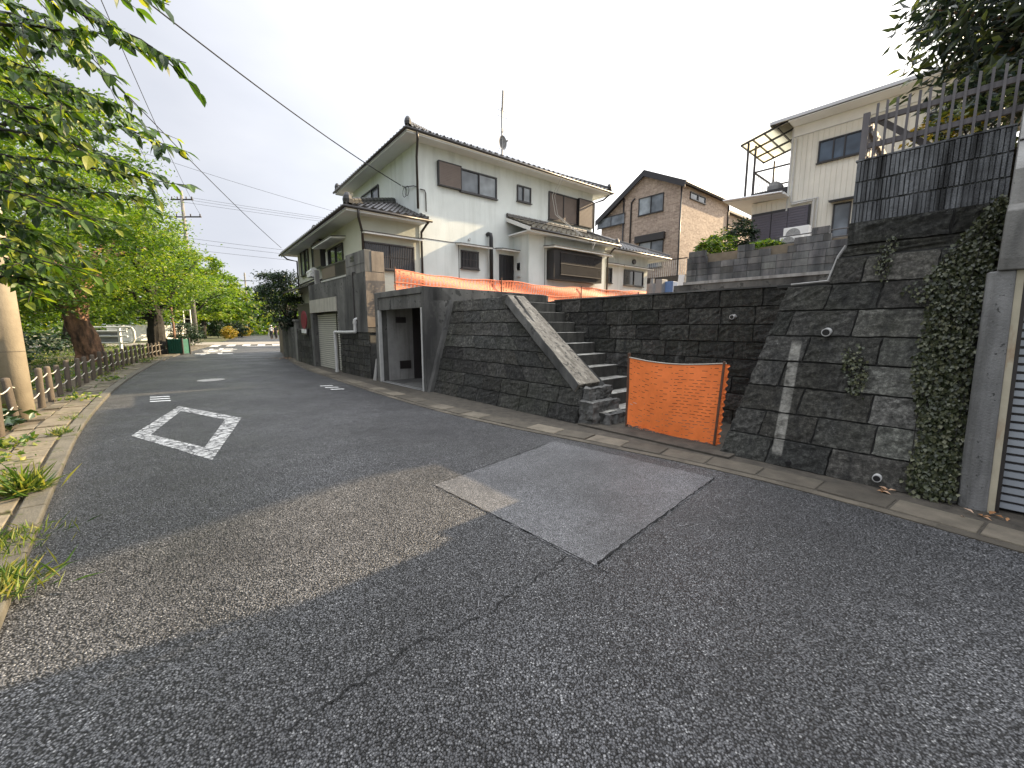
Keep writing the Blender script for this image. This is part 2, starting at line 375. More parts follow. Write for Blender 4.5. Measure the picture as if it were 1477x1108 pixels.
# ------------------------------------------------------------------ polylines
def chaikin(p, n=2):
    p = [Vector(q) for q in p]
    for _ in range(n):
        q = [p[0]]
        for a, b in zip(p, p[1:]): q += [a*.75+b*.25, a*.25+b*.75]
        p = q + [p[-1]]
    return p
def resample(p, step):
    out = [p[0].copy()]; acc = 0
    for a, b in zip(p, p[1:]):
        d = (b-a).length; t = step-acc
        while t <= d:
            out.append(a+(b-a)*(t/d)); t += step
        acc = (acc+d) % step
    return out
def normals2(p):
    r = []
    for i in range(len(p)):
        d = (p[min(i+1, len(p)-1)]-p[max(i-1, 0)]).normalized(); r.append(Vector((-d.y, d.x)))
    return r
def off(p, d):
    return [a+n*d for a, n in zip(p, normals2(p))]
LEFT = chaikin([(2.6, -4.4), (-.9, .12), (-2.58, 1.88), (-4.14, 3.51), (-6.79, 6.34), (-10.9, 11.4), (-16.8, 19.9), (-22.9, 30.6), (-25.4, 35.2)])
RIGHT = chaikin([(7.0, -3.2), (3.52, 2.63), (2.53, 3.97), (1.33, 5.01), (-.43, 6.42), (-1.89, 7.92), (-4.51, 11.07), (-8.34, 15.9), (-13.0, 23.2), (-17.6, 31.4), (-19.4, 34.6)])

# ------------------------------------------------------------------ ground, roads
g = MB(); g.add([(-700, -700, -.06), (700, -700, -.06), (700, 900, -.06), (-700, 900, -.06)], [(0, 1, 2, 3)])
struct('ground', g, m_park)
def sheet(A, B, z):
    n = len(A); mb = MB()
    mb.add([(a.x, a.y, z) for a in A]+[(b.x, b.y, z) for b in B], [(i, n+i, n+i+1, i+1) for i in range(n-1)]); return mb
def even(p, n):
    L = [0]
    for a, b in zip(p, p[1:]): L.append(L[-1]+(b-a).length)
    xs = np.linspace(0, L[-1], n)
    return [Vector((float(np.interp(x, L, [q.x for q in p])), float(np.interp(x, L, [q.y for q in p])))) for x in xs]
struct('road', sheet(even(LEFT, 90), even(RIGHT, 90), 0), m_asph)
# cross street, then the road going on between the trees
cs0 = Vector((-25.4, 39.0)); cd = Vector((.92, .39)); cn = Vector((-.39, .92))
q = [cs0-cd*60-cn*4.2, cs0+cd*60-cn*4.2, cs0+cd*60+cn*3.6, cs0-cd*60+cn*3.6]
struct('cross_street', MB().add([(p.x, p.y, .004) for p in q], [(0, 1, 2, 3)]), m_asph_far)
FL2 = [Vector(p) for p in ((-28.5, 40), (-35.5, 52), (-44, 66), (-58, 88), (-90, 136))]
FR2 = [Vector(p) for p in ((-21, 43.5), (-28.2, 55), (-37, 69), (-51, 91), (-83, 139))]
struct('far_road', sheet(FL2, FR2, .0), m_asph)

# finer asphalt patch with its cracked edges
pc = [(.56, 5.26), (2.03, 3.93), (.52, 2.41), (-.75, 3.75)]
rq = random.Random(2); pe = []
for k in range(4):
    a, b = Vector(pc[k]), Vector(pc[(k+1) % 4]); m_ = int((b-a).length/.06); n_ = Vector((-(b-a).y, (b-a).x)).normalized(); dr = 0
    for i in range(m_):
        dr = .8*dr+rq.uniform(-.006, .006); q_ = a+(b-a)*(i/m_)+n_*dr*(2.2 if k in (2, 3) else 1); pe.append((q_.x, q_.y, .004))
struct('road_patch', MB().add(pe, [tuple(range(len(pe)))[::-1]]), m_asph_patch)
def crack(pts, w, seed, jit=.012, step=.05):
    r = random.Random(seed); P = resample([Vector(p) for p in pts], step); nn = normals2(P); mb = MB(); V = []
    for p, n in zip(P, nn):
        o = r.uniform(-jit, jit); ww = w*r.uniform(.25, 1.25)
        V += [(p.x+n.x*(o+ww/2), p.y+n.y*(o+ww/2), .007), (p.x+n.x*(o-ww/2), p.y+n.y*(o-ww/2), .007)]
    k = len(P); return mb.add(V, [(2*i, 2*i+1, 2*i+3, 2*i+2) for i in range(k-1)])
struct('road_crack', crack([pc[1], pc[2]], .016, 1, .006), m_crack)
struct('road_crack', crack([pc[2], pc[3]], .009, 2, .004), m_crack)
struct('road_crack', crack([pc[3], pc[0]], .007, 3, .004), m_crack)
struct('road_crack', crack([(.52, 2.41), (.62, 2.28)], .01, 4, .006, .03), m_crack)
struct('road_crack', crack([gp(x, y).to_2d() for x, y in ((815, 803), (780, 832), (738, 856), (702, 889), (660, 905), (600, 930), (548, 968), (500, 1000), (440, 1040), (380, 1075))], .008, 5, .018, .035), m_crack)
struct('road_crack', crack([(-4.9, 3.4), (-3.6, 4.7), (-2.4, 5.6), (-.9, 6.6)], .004, 6, .02), m_crack)

# painted road markings
def quadstrip(o, i):
    return [(o[k], o[(k+1) % 4], i[(k+1) % 4], i[k]) for k in range(4)]
do = [(-5.3, 5.54), (-6.38, 7.7), (-4.51, 6.68), (-3.41, 4.49)]; di = [(-5.08, 5.60), (-5.97, 7.24), (-4.69, 6.54), (-3.87, 4.99)]
mb = MB()
for qd in quadstrip(do, di): mb.add([(x, y, .004) for x, y in qd], [(0, 1, 2, 3)])
struct('diamond_marking', mb, m_paint)
def wavy(c, ax, n=3, L=.36, w=.11, gap=.34, shear=0):
    ax = Vector(ax).normalized(); pr = Vector(c).normalized(); mb = MB()
    for k in range(n):
        V = []
        for i in range(9):
            t = i/8-.5; s = math.sin(t*math.pi*1.6)*.02
            p = Vector(c)+ax*(t*L-shear*(k-1))+pr*((k-(n-1)/2)*gap+s)
            V += [(p.x+pr.x*w/2, p.y+pr.y*w/2, .004), (p.x-pr.x*w/2, p.y-pr.y*w/2, .004)]
        mb.add(V, [(2*i, 2*i+1, 2*i+3, 2*i+2) for i in range(8)])
    return mb
struct('survey_marks', wavy((-7.42, 8.5), (.98, .25)), m_paint2)
struct('survey_marks', wavy((-4.52, 10.15), (.95, .1), 3, .32, .10, .33, .13), m_paint2)
# crosswalk
mb = MB()
A0 = Vector((-23.6, 31.8)); B0 = Vector((-18.8, 35.4)); rd = Vector((-.50, .865))
for k in range(6):
    a = A0+(B0-A0)*((k+.08)/5.6); b = A0+(B0-A0)*((k+.58)/5.6)
    mb.add([(p.x, p.y, .004) for p in (a, b, b+rd*3.0, a+rd*3.0)], [(0, 1, 2, 3)])
struct('crosswalk', mb, m_paint2)
# the word for stop, painted in three stretched characters on the left lane
def glyph(mb, strokes, o, u, v, w, h, t):
    for (x0, y0, x1, y1) in strokes:
        a = Vector((x0, y0)); b = Vector((x1, y1)); P = []
        A = o+u*(x0*w)+v*(y0*h); B = o+u*(x1*w)+v*(y1*h); d = (B-A).normalized(); n = Vector((-d.y, d.x))
        tt = t*(1.9 if abs((d.dot(u))) > .8 else 1)*.5
        mb.add([(p.x, p.y, .004) for p in (A-n*tt-d*tt*.4, B-n*tt+d*tt*.4, B+n*tt+d*tt*.4, A+n*tt-d*tt*.4)], [(0, 1, 2, 3)])
KS = {'to': [(.5, 1, .5, .05), (.5, .6, .85, .6), (.2, .65, .2, .05), (0, .04, 1, .04)],
      'ma': [(.1, .82, .9, .82), (.15, .58, .85, .58), (.55, 1, .55, .15), (.55, .15, .25, .03), (.25, .03, .15, .2), (.15, .2, .5, .27), (.5, .27, .9, .05)],
      're': [(.25, 1, .25, 0), (.02, .75, .5, .75), (.45, .7, .05, .2), (.35, .6, .65, .8), (.65, .8, .68, .15), (.68, .15, .98, .2)]}
mb = MB(); u = Vector((.83, .56)); v = Vector((-.53, .85))
for k, ch in enumerate(('re', 'ma', 'to')):
    glyph(mb, KS[ch], Vector((-17.2, 22.0))+v*(k*2.9), u, v, 1.75, 2.2, .2)
struct('stop_marking', mb, m_paint2)
struct('stop_line', MB().add([(p.x, p.y, .004) for p in (Vector((-20.9, 32.3)), Vector((-18.4, 33.6)), Vector((-18.6, 34.0)), Vector((-21.1, 32.7)))], [(0, 1, 2, 3)]), m_paint2)
# manhole
mh = Thing('manhole_cover', 'pale round manhole cover set in the asphalt beyond the painted diamond', 'manhole cover', WO, (-8.6, 11.6, 0))
mb = MB(); mb.tube([(-8.6, 11.6, -.05), (-8.6, 11.6, .006)], .33, 32); mh.part('lid', mb, m_conc_pale)
mb = MB(); n = 32
mb.add([(-8.6+r*math.cos(2*math.pi*i/n), 11.6+r*math.sin(2*math.pi*i/n), .005) for r in (.335, .38) for i in range(n)], [(i, (i+1) % n, n+(i+1) % n, n+i) for i in range(n)])
mh.part('rim', mb, m_gut)

# ------------------------------------------------------------------ kerb, pavers, gutter
def ribbon(P, d0, d1, z0, z1, seg, gap, seed, zj=.006, skip=0, tl=(.75, 1.2), wj=0):
    r = random.Random(seed); Q = resample(P, .1); nn = normals2(Q); mb = MB(); T = []; k = max(2, int(seg/.1))
    i = 0
    while i+k < len(Q):
        a, b = i, i+k; i += k
        if r.random() < skip: continue
        dz = r.uniform(-zj, zj); dz2 = r.uniform(-zj, zj); e0 = r.uniform(-wj, wj)
        d = (Q[b]-Q[a]).normalized()*gap/2
        pa, pb = Q[a]+d, Q[b]-d
        c = [pa+nn[a]*(d0+e0), pb+nn[b]*(d0+e0), pb+nn[b]*(d1+e0), pa+nn[a]*(d1+e0)]
        mb.hexa([(p.x, p.y, z0) for p in c]+[(p.x, p.y, z1+z) for p, z in zip(c, (dz, dz2, dz2, dz))])
        t = r.uniform(*tl); T += [(t, t, t, 1)]*8
    mb.t = T; return mb
LE = resample(LEFT, .25)
struct('kerb', ribbon(LE, .0, .15, -.1, .055, .6, .012, 3), m_kerb, bevel=.012)
mb = sheet([p for p in off(LE, .165)], [p for p in off(LE, 1.35)], .012); struct('verge_soil', mb, m_dirt)
struct('sidewalk', ribbon(LE, .185, .50, -.05, .04, .42, .02, 5, .012, 0, (.6, 1.15)), m_paver, bevel=.008)
struct('sidewalk', ribbon(LE, .52, .72, -.05, .035, .42, .025, 6, .014, .08, (.6, 1.15)), m_paver, bevel=.008)
RE = resample(RIGHT, .25)
struct('gutter_strip', sheet(off(RE, .06), off(RE, -1.5), .006), m_gdirt)
struct('gutter_slabs', ribbon(RE, -.02, -.33, -.05, .02, .55, .018, 8, .006, 0, (.5, 1.25)), m_gutter, bevel=.01)
struct('concrete_apron', ribbon(RE, .09, .0, -.05, .009, .4, 0, 18, .002, 0, (.5, .9)), m_gutter)

# ------------------------------------------------------------------ block walls
def block_wall(mp, rows, rnd, lens=(.42, .62), proud=.026, joint=.006, tintf=None, offs=None, amp=.011):
    """rows: (h0, h1, left0, right0, left1, right1) from the bottom up; mp(s, depth, h) -> point"""
    V = []; Fc = []; T = []
    us = [0, .014, .1, .25, .42, .58, .75, .9, .986, 1]; vs = [0, .03, .2, .42, .62, .82, .97, 1]
    nu, nv = len(us), len(vs)
    for ri, (h0, h1, a0, b0, a1, b1) in enumerate(rows):
        # joints along the row, measured on the mid line
        am, bm = (a0+a1)/2, (b0+b1)/2; x = am + (rnd.uniform(.3, 1)*lens[0] if ri % 2 else rnd.uniform(.6, 1)*lens[1]); cuts = [0]
        while x < bm-.16: cuts.append((x-am)/(bm-am)); x += rnd.uniform(*lens)
        cuts.append(1)
        hw = rnd.uniform(-.004, .004)
        for ci in range(len(cuts)-1):
            f0, f1 = cuts[ci], cuts[ci+1]
            s0b, s1b = a0+(b0-a0)*f0, a0+(b0-a0)*f1; s0t, s1t = a1+(b1-a1)*f0, a1+(b1-a1)*f1
            t = tintf(ri, (s0b+s1b)/2, (h0+h1)/2) if tintf else rnd.uniform(.6, 1.3)
            tt = (t*rnd.uniform(.97, 1.03), t, t*rnd.uniform(.94, 1.02), 1); pr = proud*rnd.uniform(.7, 1.25); o = len(V)
            for j, v in enumerate(vs):
                for i, uu in enumerate(us):
                    l = s0b+(s0t-s0b)*v+joint/2; r_ = s1b+(s1t-s1b)*v-joint/2
                    s = l+(r_-l)*uu; h = h0+joint/2+(h1-h0-joint)*v
                    edge = i in (0, nu-1) or j in (0, nv-1)
                    d = -.012 if edge else pr+rnd.uniform(-amp, amp)*(.6 if i in (1, nu-2) or j in (1, nv-2) else 1)
                    if not edge: s += rnd.uniform(-.008, .008); h += rnd.uniform(-.006, .006)
                    V.append(mp(s, d, h)); T.append(tt)
            for j in range(nv-1):
                for i in range(nu-1):
                    Fc.append((o+j*nu+i, o+j*nu+i+1, o+(j+1)*nu+i+1, o+(j+1)*nu+i))
    return V, Fc, T
def wall_part(th, name, blocks, mat, parent=None):
    V, Fc, T = blocks; mb = MB(); mb.add(V, Fc); mb.t = T; return th.part(name, mb, mat, parent, fixn=False)
rw = random.Random(11)
BAT = .3
# right-hand retaining wall
rwall = Thing('retaining_wall', 'tall battered stone block wall with a worn pale vertical strip, right of the orange gate', 'retaining wall', FL, (1, 0, 0))
mpR = lambda s, d, h: (s, BAT*h - d, h)
S0 = lambda z: .02+.205*z
rows = []
for k in range(7):
    h0, h1 = k*.28, (k+1)*.28; rows.append((h0, h1, S0(h0), 1.97, S0(h1), 1.97))
rows.append((1.96, 2.24, .80, 1.97, .84, 1.97)); 
def tintR(ri, s, h):
    if s > 1.05 and rw.random() < .65: return rw.uniform(1.6, 2.6)
    return rw.uniform(.65, 1.25)
wall_part(rwall, 'block_course', block_wall(mpR, rows, rw, tintf=tintR), m_stone_s)
wall_part(rwall, 'coping_course', block_wall(lambda s, d, h: (s, .70-d, h), [(2.25, 2.36, .84, 1.97, .90, 1.97), (2.36, 2.60, .90, 1.97, .90, 1.97)], rw, (.9, 1.3)), m_stone)
mb = MB()
for k in range(7):
    h0, h1 = k*.28, (k+1)*.28; mb.prism([(BAT*h0, h0), (1.3, h0), (1.3, h1), (BAT*h1, h1)], 0, S0(h1)+.004, 1.96)
mb.prism([(BAT*1.961, 1.961), (1.3, 1.961), (1.3, 2.25), (BAT*2.25, 2.25)], 0, .81, 1.96)
mb.box(.905, 1.96, .70, 1.3, 2.251, 2.60)
mb.box(.30, .82, .62, 1.5, 1.955, 1.99)
rwall.part('core', mb, m_mortar)
# the white mortar line where the higher terrace steps down
mb = MB(); mb.tube([(.45, .58, 1.985), (.79, .585, 2.0), (.845, .66, 2.26), (.895, .69, 2.37)], .012, 5); rwall.part('mortar_edge', mb, m_conc_pale)
mb = MB(); n = 20; c = Vector((.87, .405, 1.46))
mb.tube([c+Vector((0, .1, 0)), c+Vector((0, -.06, -.015))], .042, n, 0); weep = rwall.part('drain_pipe', mb, m_pvc)
mb = MB(); mb.tube([c+Vector((0, .1, 0)), c+Vector((0, -.0615, -.0155))], .033, n, 0); rwall.part('pipe_mouth', mb, m_black, weep)
mb = MB(); c = Vector((1.45, .0, .095)); mb.tube([c+Vector((0, .1, 0)), c+Vector((0, -.05, 0))], .034, n, 0); weep = rwall.part('drain_pipe', mb, m_pvc)
mb = MB(); mb.tube([c+Vector((0, .1, 0)), c+Vector((0, -.0515, 0))], .027, n, 0); rwall.part('pipe_mouth', mb, m_black, weep)

mb = MB(); c = Vector((.74, .0, .06)); mb.tube([c+Vector((0, .1, 0)), c+Vector((0, -.05, 0))], .024, 14); rwall.part('drain_pipe', mb, m_black)
# ribbed block wall above it
ribw = Thing('ribbed_block_wall', 'dark vertically ribbed block wall standing on top of the stone retaining wall below the slat fence', 'block wall', FL, (1.4, .78, 2.6))
mb = MB()
for k in range(3):
    z0, z1 = 2.603+k*.213, 2.603+(k+1)*.213-.012; s = .905
    while s < 1.98:
        w = rw.uniform(.020, .030); d = rw.uniform(.0, .016)
        mb.box(s, s+w, .775-d, .84, z0+rw.uniform(0, .004), z1-rw.uniform(0, .004)); s += w+rw.uniform(.006, .012)
mb.box(.90, 1.98, .79, .95, 2.601, 3.235)
ribw.part('rib_blocks', mb, m_rib)
mb = MB(); mb.box(.89, 1.98, .765, .96, 3.236, 3.252); ribw.part('cap', mb, m_rib)

# left-hand retaining wall below the steps
lwall = Thing('retaining_wall', 'dark battered stone block wall between the open garage and the stone steps', 'retaining wall', FL, (-4.2, -.15, 0))
mpL = lambda s, d, h: (s, -.15+BAT*h-d, h)
def rgt(z): return -2.08 if z < .52 else -2.08-(z-.52)*1.32
rows = []
for k in range(8):
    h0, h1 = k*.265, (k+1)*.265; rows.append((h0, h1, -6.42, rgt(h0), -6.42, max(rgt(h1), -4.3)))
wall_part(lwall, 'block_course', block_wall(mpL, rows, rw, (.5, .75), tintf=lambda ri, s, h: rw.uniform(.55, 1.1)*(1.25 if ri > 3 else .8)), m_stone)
mb = MB()
mb.prism([(-.15, 0), (.8, 0), (.8, 2.115), (-.15+BAT*2.12, 2.115)], 0, -6.39, -4.3)
P = [(-4.3, 0), (-2.1, 0), (-2.1, .5), (-4.24, 2.115), (-4.3, 2.115)]
V = [(s, -.145+BAT*z, z) for s, z in P]+[(s, .70, z) for s, z in P]; n = len(P)
mb.add(V, [tuple(range(n))[::-1], tuple(range(n, 2*n))]+[(i, (i+1) % n, n+(i+1) % n, n+i) for i in range(n)])
lwall.part('core', mb, m_mortar)
mb = MB(); mb.hexa([(-6.47, -.30, 0), (-6.33, -.27, 0), (-6.33, .1, 0), (-6.47, .1, 0), (-6.47, .36, 2.14), (-6.33, .40, 2.14), (-6.33, .8, 2.14), (-6.47, .8, 2.14)]); lwall.part('end_strip', mb, m_conc_dark)
# rough broken stump at the foot
mb = MB()
for (x0, x1, y0, y1, z0, z1) in ((-2.09, -1.80, -.10, .62, 0, .36), (-1.83, -1.60, .06, .6, 0, .19), (-2.10, -1.97, .02, .64, .36, .55)): mb.box(x0, x1, y0, y1, z0, z1)
st = lwall.part('broken_foot', mb, m_conc_dark)
sb = st.modifiers.new('sub', 'SUBSURF'); sb.subdivision_type = 'SIMPLE'; sb.levels = sb.render_levels = 4
tx = bpy.data.textures.new('rough', 'CLOUDS'); tx.noise_scale = .12; dp = st.modifiers.new('disp', 'DISPLACE'); dp.texture = tx; dp.strength = .09; dp.mid_level = .55

# steps
stairs = Thing('stone_steps', 'flight of weathered stone steps climbing behind the tan sloped parapet', 'steps', FL, (-2.8, 1.1, 0))
mb = MB()
for k in range(1, 12):
    nose = -1.72-.265*(k-1)
    y0 = .06 if k == 1 else (.22 if k == 2 else .46+.03*k)
    mb.box(-4.7 if k < 11 else -5.0, nose+.0, y0, 1.56, .2*(k-1)+(.001 if k > 1 else 0), .2*k-.012*(k == 11))
mb.mi = [0 if i % 6 == 1 else 1 for i in range(len(mb.f))]; stairs.part('step_flight', mb, [m_step, m_riser], bevel=.01)  # step tops take the paler material, all other faces the darker one
par = Thing('sloped_parapet', 'sloping parapet with a flaking tan top beside the stone steps', 'parapet', FL, (-3.1, .6, 0))
a, b = Vector((-2.12, 0, .61)), Vector((-4.26, 0, 2.13)); d = (b-a).normalized(); nup = Vector((-d.z, 0, d.x)); nup = nup if nup.z > 0 else -nup
mb = MB(); K = 16; V = []
for i in range(K+1):
    t = i/K; p = a+(b-a)*t; yo = -.04+.36*t; yi = .52+.25*t
    for (yy, hh) in ((yo, -.17), (yo, 0), (yi, 0), (yi, -.17)):
        q = p+nup*(hh+rw.uniform(-.006, .006)); V.append((q.x, yy+rw.uniform(-.006, .006), q.z))
Fq = [(4*i+j, 4*i+(j+1) % 4, 4*(i+1)+(j+1) % 4, 4*(i+1)+j) for i in range(K) for j in range(4)]+[(0, 1, 2, 3), (4*K+3, 4*K+2, 4*K+1, 4*K)]
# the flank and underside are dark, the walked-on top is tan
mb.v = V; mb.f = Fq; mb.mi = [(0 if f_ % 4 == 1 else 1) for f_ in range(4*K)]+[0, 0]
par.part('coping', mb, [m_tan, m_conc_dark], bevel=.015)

# wall at the back of the stair recess
bwall = Thing('retaining_wall', 'dark stone block wall at the back of the recess behind the orange gate', 'retaining wall', FL, (-2, 1.6, 0))
rows = [(k*.26-.02, (k+1)*.26-.02, -4.75, .75, -4.75, .75) for k in range(8)]
wall_part(bwall, 'block_course', block_wall(lambda s, d, h: (s, 1.57+.04*h-d, h), rows, rw, (.45, .62), proud=.028, tintf=lambda ri, s, h: rw.uniform(.5, 1.0)), m_stone)
mb = MB(); mb.prism([(1.57, -.1), (2.1, -.1), (2.1, 2.06), (1.655, 2.06)], 0, -4.75, .9); bwall.part('core', mb, m_mortar)
mb = MB(); mb.box(-4.2, .42, 1.61, 2.11, 2.061, 2.085); bwall.part('top_ledge', mb, m_conc_dark)
mb = MB(); c = Vector((-.52, 1.6, 1.66)); mb.tube([c+Vector((0, .1, 0)), c+Vector((0, -.09, -.01))], .035, 16); wp = bwall.part('drain_pipe', mb, m_pvc)
mb = MB(); mb.tube([c+Vector((0, .1, 0)), c+Vector((0, -.091, -.011))], .027, 16); bwall.part('pipe_mouth', mb, m_black, wp)
# recess floor
struct('recess_floor', MB().box(-2.0, .2, -.2, 1.6, -.1, .03), m_gdirt, FL)

# ------------------------------------------------------------------ terrain of the plots
mb = MB()
mb.box(-9.6, .35, 2.05, 9.0, -.2, 2.02); mb.box(-6.35, -4.75, .72, 2.05, -.2, 2.03); mb.box(-26, -9.7, .9, 24, -.2, 2.0); mb.box(-9.6, -4.6, 9, 26, -.2, 2.01)
mb.box(-9.62, -6.34, 3.9, 9, -.2, 2.015)
struct('plot_ground', mb, m_lot, FL)
mb = MB(); mb.box(.95, 14, .96, 9, -.2, 3.1); mb.box(-4.9, 14, 9.15, 40, -.2, 3.9)
struct('terrace_ground', mb, m_lot, FL)
def on(fr, x, y, X=None, Y=None):
    r = ray(x, y); o = (-fr.o[0]*fr.c - fr.o[1]*fr.s, fr.o[0]*fr.s - fr.o[1]*fr.c, CZ)
    d = (r.x*fr.c+r.y*fr.s, -r.x*fr.s+r.y*fr.c, r.z)
    t = (X-o[0])/d[0] if X is not None else (Y-o[1])/d[1]
    return Vector((o[0]+d[0]*t, o[1]+d[1]*t, o[2]+d[2]*t))

# ------------------------------------------------------------------ open concrete garage
ga = Thing('concrete_garage', 'small open concrete garage with a dark ribbed fascia, between the block walls', 'garage', FL, (-7.7, -.3, 0))
mb = MB()
mb.prism([(-.3, 0), (-.05, 0), (.30, 1.9), (.44, 2.2), (.16, 2.42), (-.3, 2.42)], 0, -6.53, -6.42)     # right cheek wall
mb.box(-9.12, -8.92, -.3, 3.6, 0, 2.42)
mb.box(-8.919, -6.531, -.3, -.08, 2.27, 2.42); mb.box(-8.919, -6.42, -.079, 3.6, 2.1, 2.419)
mb.box(-6.529, -6.43, .2, 3.6, 0, 2.09); mb.box(-9.1, -6.45, 3.61, 3.8, 0, 2.4)
ga.part('wall', mb, m_conc_dark, bevel=.012)
mb = MB(); s = -8.915
while s < -6.58:
    mb.box(s, s+.085, -.275+rw.uniform(0, .004), -.2, 1.95, 2.262); s += .093
mb.box(-8.915, -6.535, -.23, -.19, 1.96, 2.258)
ga.part('fascia', mb, m_panel_c if False else m_conc_dark)
mb = MB(); mb.box(-8.915, -8.87, -.31, -.22, 0, 1.95); ga.part('shutter_rail', mb, m_pvc)
mb = MB(); mb.box(-6.57, -6.53, -.315, -.22, 0, 1.95); ga.part('shutter_rail', mb, m_pvc)
mb = MB(); mb.box(-8.86, -6.575, -.29, -.25, 0, .018); mb.box(-8.86, -6.575, -.18, -.15, 0, .016); ga.part('floor_track', mb, m_alu)
mb = MB(); mb.box(-8.918, -8.905, -.05, .72, .0, 2.09); ga.part('inner_lining', mb, m_conc_pale)
mb = MB(); mb.box(-8.918, -8.89, .74, 3.6, .0, 2.09); ga.part('dark_depth_panel', mb, m_lattice)  # dark sheet added to stand for the shaded depth beyond the lining
mb = MB(); mb.box(-8.904, -8.885, .28, .62, .32, .55); ga.part('vent_grille', mb, m_gut)
mb = MB(); mb.box(-8.904, -8.88, .2, .5, 1.62, 1.78); ga.part('meter_panel', mb, m_lattice)
mb = MB(); mb.box(-8.9, -6.54, -.3, 3.6, .004, .012); ga.part('floor', mb, m_conc_dark)
mb = MB(); mb.box(-8.75, -8.55, 3.35, 3.6, 0, .7); mb.box(-8.5, -8.1, 3.3, 3.6, 0, .35); ga.part('stored_crate', mb, m_lattice)
solo('leaning_board', MB().hexa([(-9.35, -.34, .004), (-9.16, -.34, .004), (-9.16, -.31, .004), (-9.35, -.31, .004), (-9.17, -.31, .62), (-9.13, -.31, .62), (-9.13, -.28, .62), (-9.17, -.28, .62)]), m_conc_pale, 'short pale slab leaning in the gap left of the open garage', 'slab', FL, (-9.25, -.33, 0))

# ------------------------------------------------------------------ garage with the cream roller shutters
sg = Thing('shutter_garage', 'stained concrete garage with cream roller shutters under the white house', 'garage', FL, (-12.5, -.3, 0))
mb = MB()
mb.box(-12.08, -9.66, -.3, .28, 1.345, 3.05); mb.box(-15.1, -12.081, -.3, .28, 2.50, 3.05); mb.box(-15.1, -14.8, -.3, .28, 0, 2.499); mb.box(-12.079, -9.70, -.25, .28, 0, 1.344)
mb.box(-14.8, -12.08, .12, .28, 0, 2.499)
sg.part('wall', mb, m_conc_dark, bevel=.01)
mb = MB(); mb.box(-9.659, -9.65, -.295, .275, 1.5, 3.05); sg.part('side_face', mb, m_conc_brown)
mb = MB(); mb.box(-11.12, -9.66, -.3, -.1, 3.051, 3.66); mb.box(-9.86, -9.66, -.099, .28, 3.051, 3.64); mb.box(-11.1, -9.66, -.31, -.09, 3.30, 3.315)
sg.part('parapet', mb, m_conc, bevel=.01)
mb = MB()
for k in range(3):
    for j in range(2): mb.box(-10.72+k*.1, -10.65+k*.1, -.304, -.29, 3.42+j*.085, 3.48+j*.085)
sg.part('vent_holes', mb, m_black)
mb = MB(); mb.box(-9.658, -9.648, -.1, .27, 3.07, 3.635); sg.part('side_face', mb, m_conc_brown)
def shutter(mb, s0, s1, y, z0, z1, p=.075, mp=None):
    n = int((z1-z0)/p)
    for k in range(n):
        a = z0+k*p; mb.box(s0, s1, y-.008, y+.03, a+.014, a+p-.008, 0, mp)
    mb.box(s0, s1, y+.022, y+.05, z0, z1, 1, mp)
mb = MB(); shutter(mb, -14.78, -12.70, -.12, .01, 2.02); sg.part('roller_shutter', mb, [m_shut_c, m_gut])
mb = MB(); shutter(mb, -12.63, -12.09, -.12, .01, 2.02); sg.part('roller_shutter', mb, [m_shut_c, m_gut])
mb = MB(); mb.box(-12.70, -12.63, -.15, -.06, 0, 2.04); sg.part('shutter_post', mb, m_gut)
mb = MB(); s = -15.0
while s < -12.12: mb.box(s, s+.11, -.335, -.30, 2.03, 2.49); s += .122
mb.box(-15.02, -12.09, -.318, -.301, 2.025, 2.495); sg.part('fascia', mb, m_panel_c)
wall_part(sg, 'block_base', block_wall(lambda s, d, h: (s, -.262-d, h), [(k*.19, (k+1)*.19, -12.02, -9.62, -12.02, -9.62) for k in range(7)], rw, (.39, .4), .02, .012, lambda *a: rw.uniform(.5, 1.0), amp=.002), m_stone)
mb = MB(); mb.tube([(-12.12, -.40, .0), (-12.12, -.40, 1.34)], .05, 10); mb.tube([(-12.12, -.40, 1.34), (-11.2, -.38, 1.345), (-10.45, -.36, 1.36)], .045, 10); mb.tube([(-10.45, -.36, 1.35), (-10.45, -.36, 1.72), (-10.45, -.25, 1.76)], .05, 10)
for z in (.02, 1.3): mb.tube([(-12.12, -.40, z), (-12.12, -.40, z+.07)], .062, 10)
mb.tube([(-10.45, -.36, 1.6), (-10.45, -.36, 1.68)], .062, 10)
sg.part('drain_pipe', mb, m_pvc, smooth=False)
mb = MB(); mb.tube([(-10.55, -.325, 1.76), (-10.55, -.325, 3.02), (-10.5, -.32, 3.12), (-10.42, -.31, 3.1)], .018, 6); sg.part('conduit', mb, m_lattice)
# railing on the terrace
rl = Thing('terrace_railing', 'dark slatted terrace railing with a brown panel above the cream roller shutters', 'railing', FL, (-12.3, -.2, 3.05))
mb = MB(); mb.box(-13.6, -11.12, -.28, -.22, 3.52, 3.57); mb.box(-13.6, -11.12, -.28, -.22, 3.12, 3.15)
s = -12.15
while s < -11.13: mb.box(s, s+.03, -.27, -.23, 3.15, 3.52); s += .055
rl.part('slats', mb, m_lattice)
mb = MB(); mb.box(-13.5, -12.2, -.265, -.235, 3.14, 3.515); rl.part('panel', mb, m_brown)
mb = MB(); mb.box(-13.55, -11.13, -.31, -.19, 3.051, 3.1); rl.part('base_strip', mb, m_pvc)
mb = MB(); mb.box(-14.35, -14.2, -.29, -.14, 3.051, 3.55); rl.part('end_post', mb, m_conc_pale)

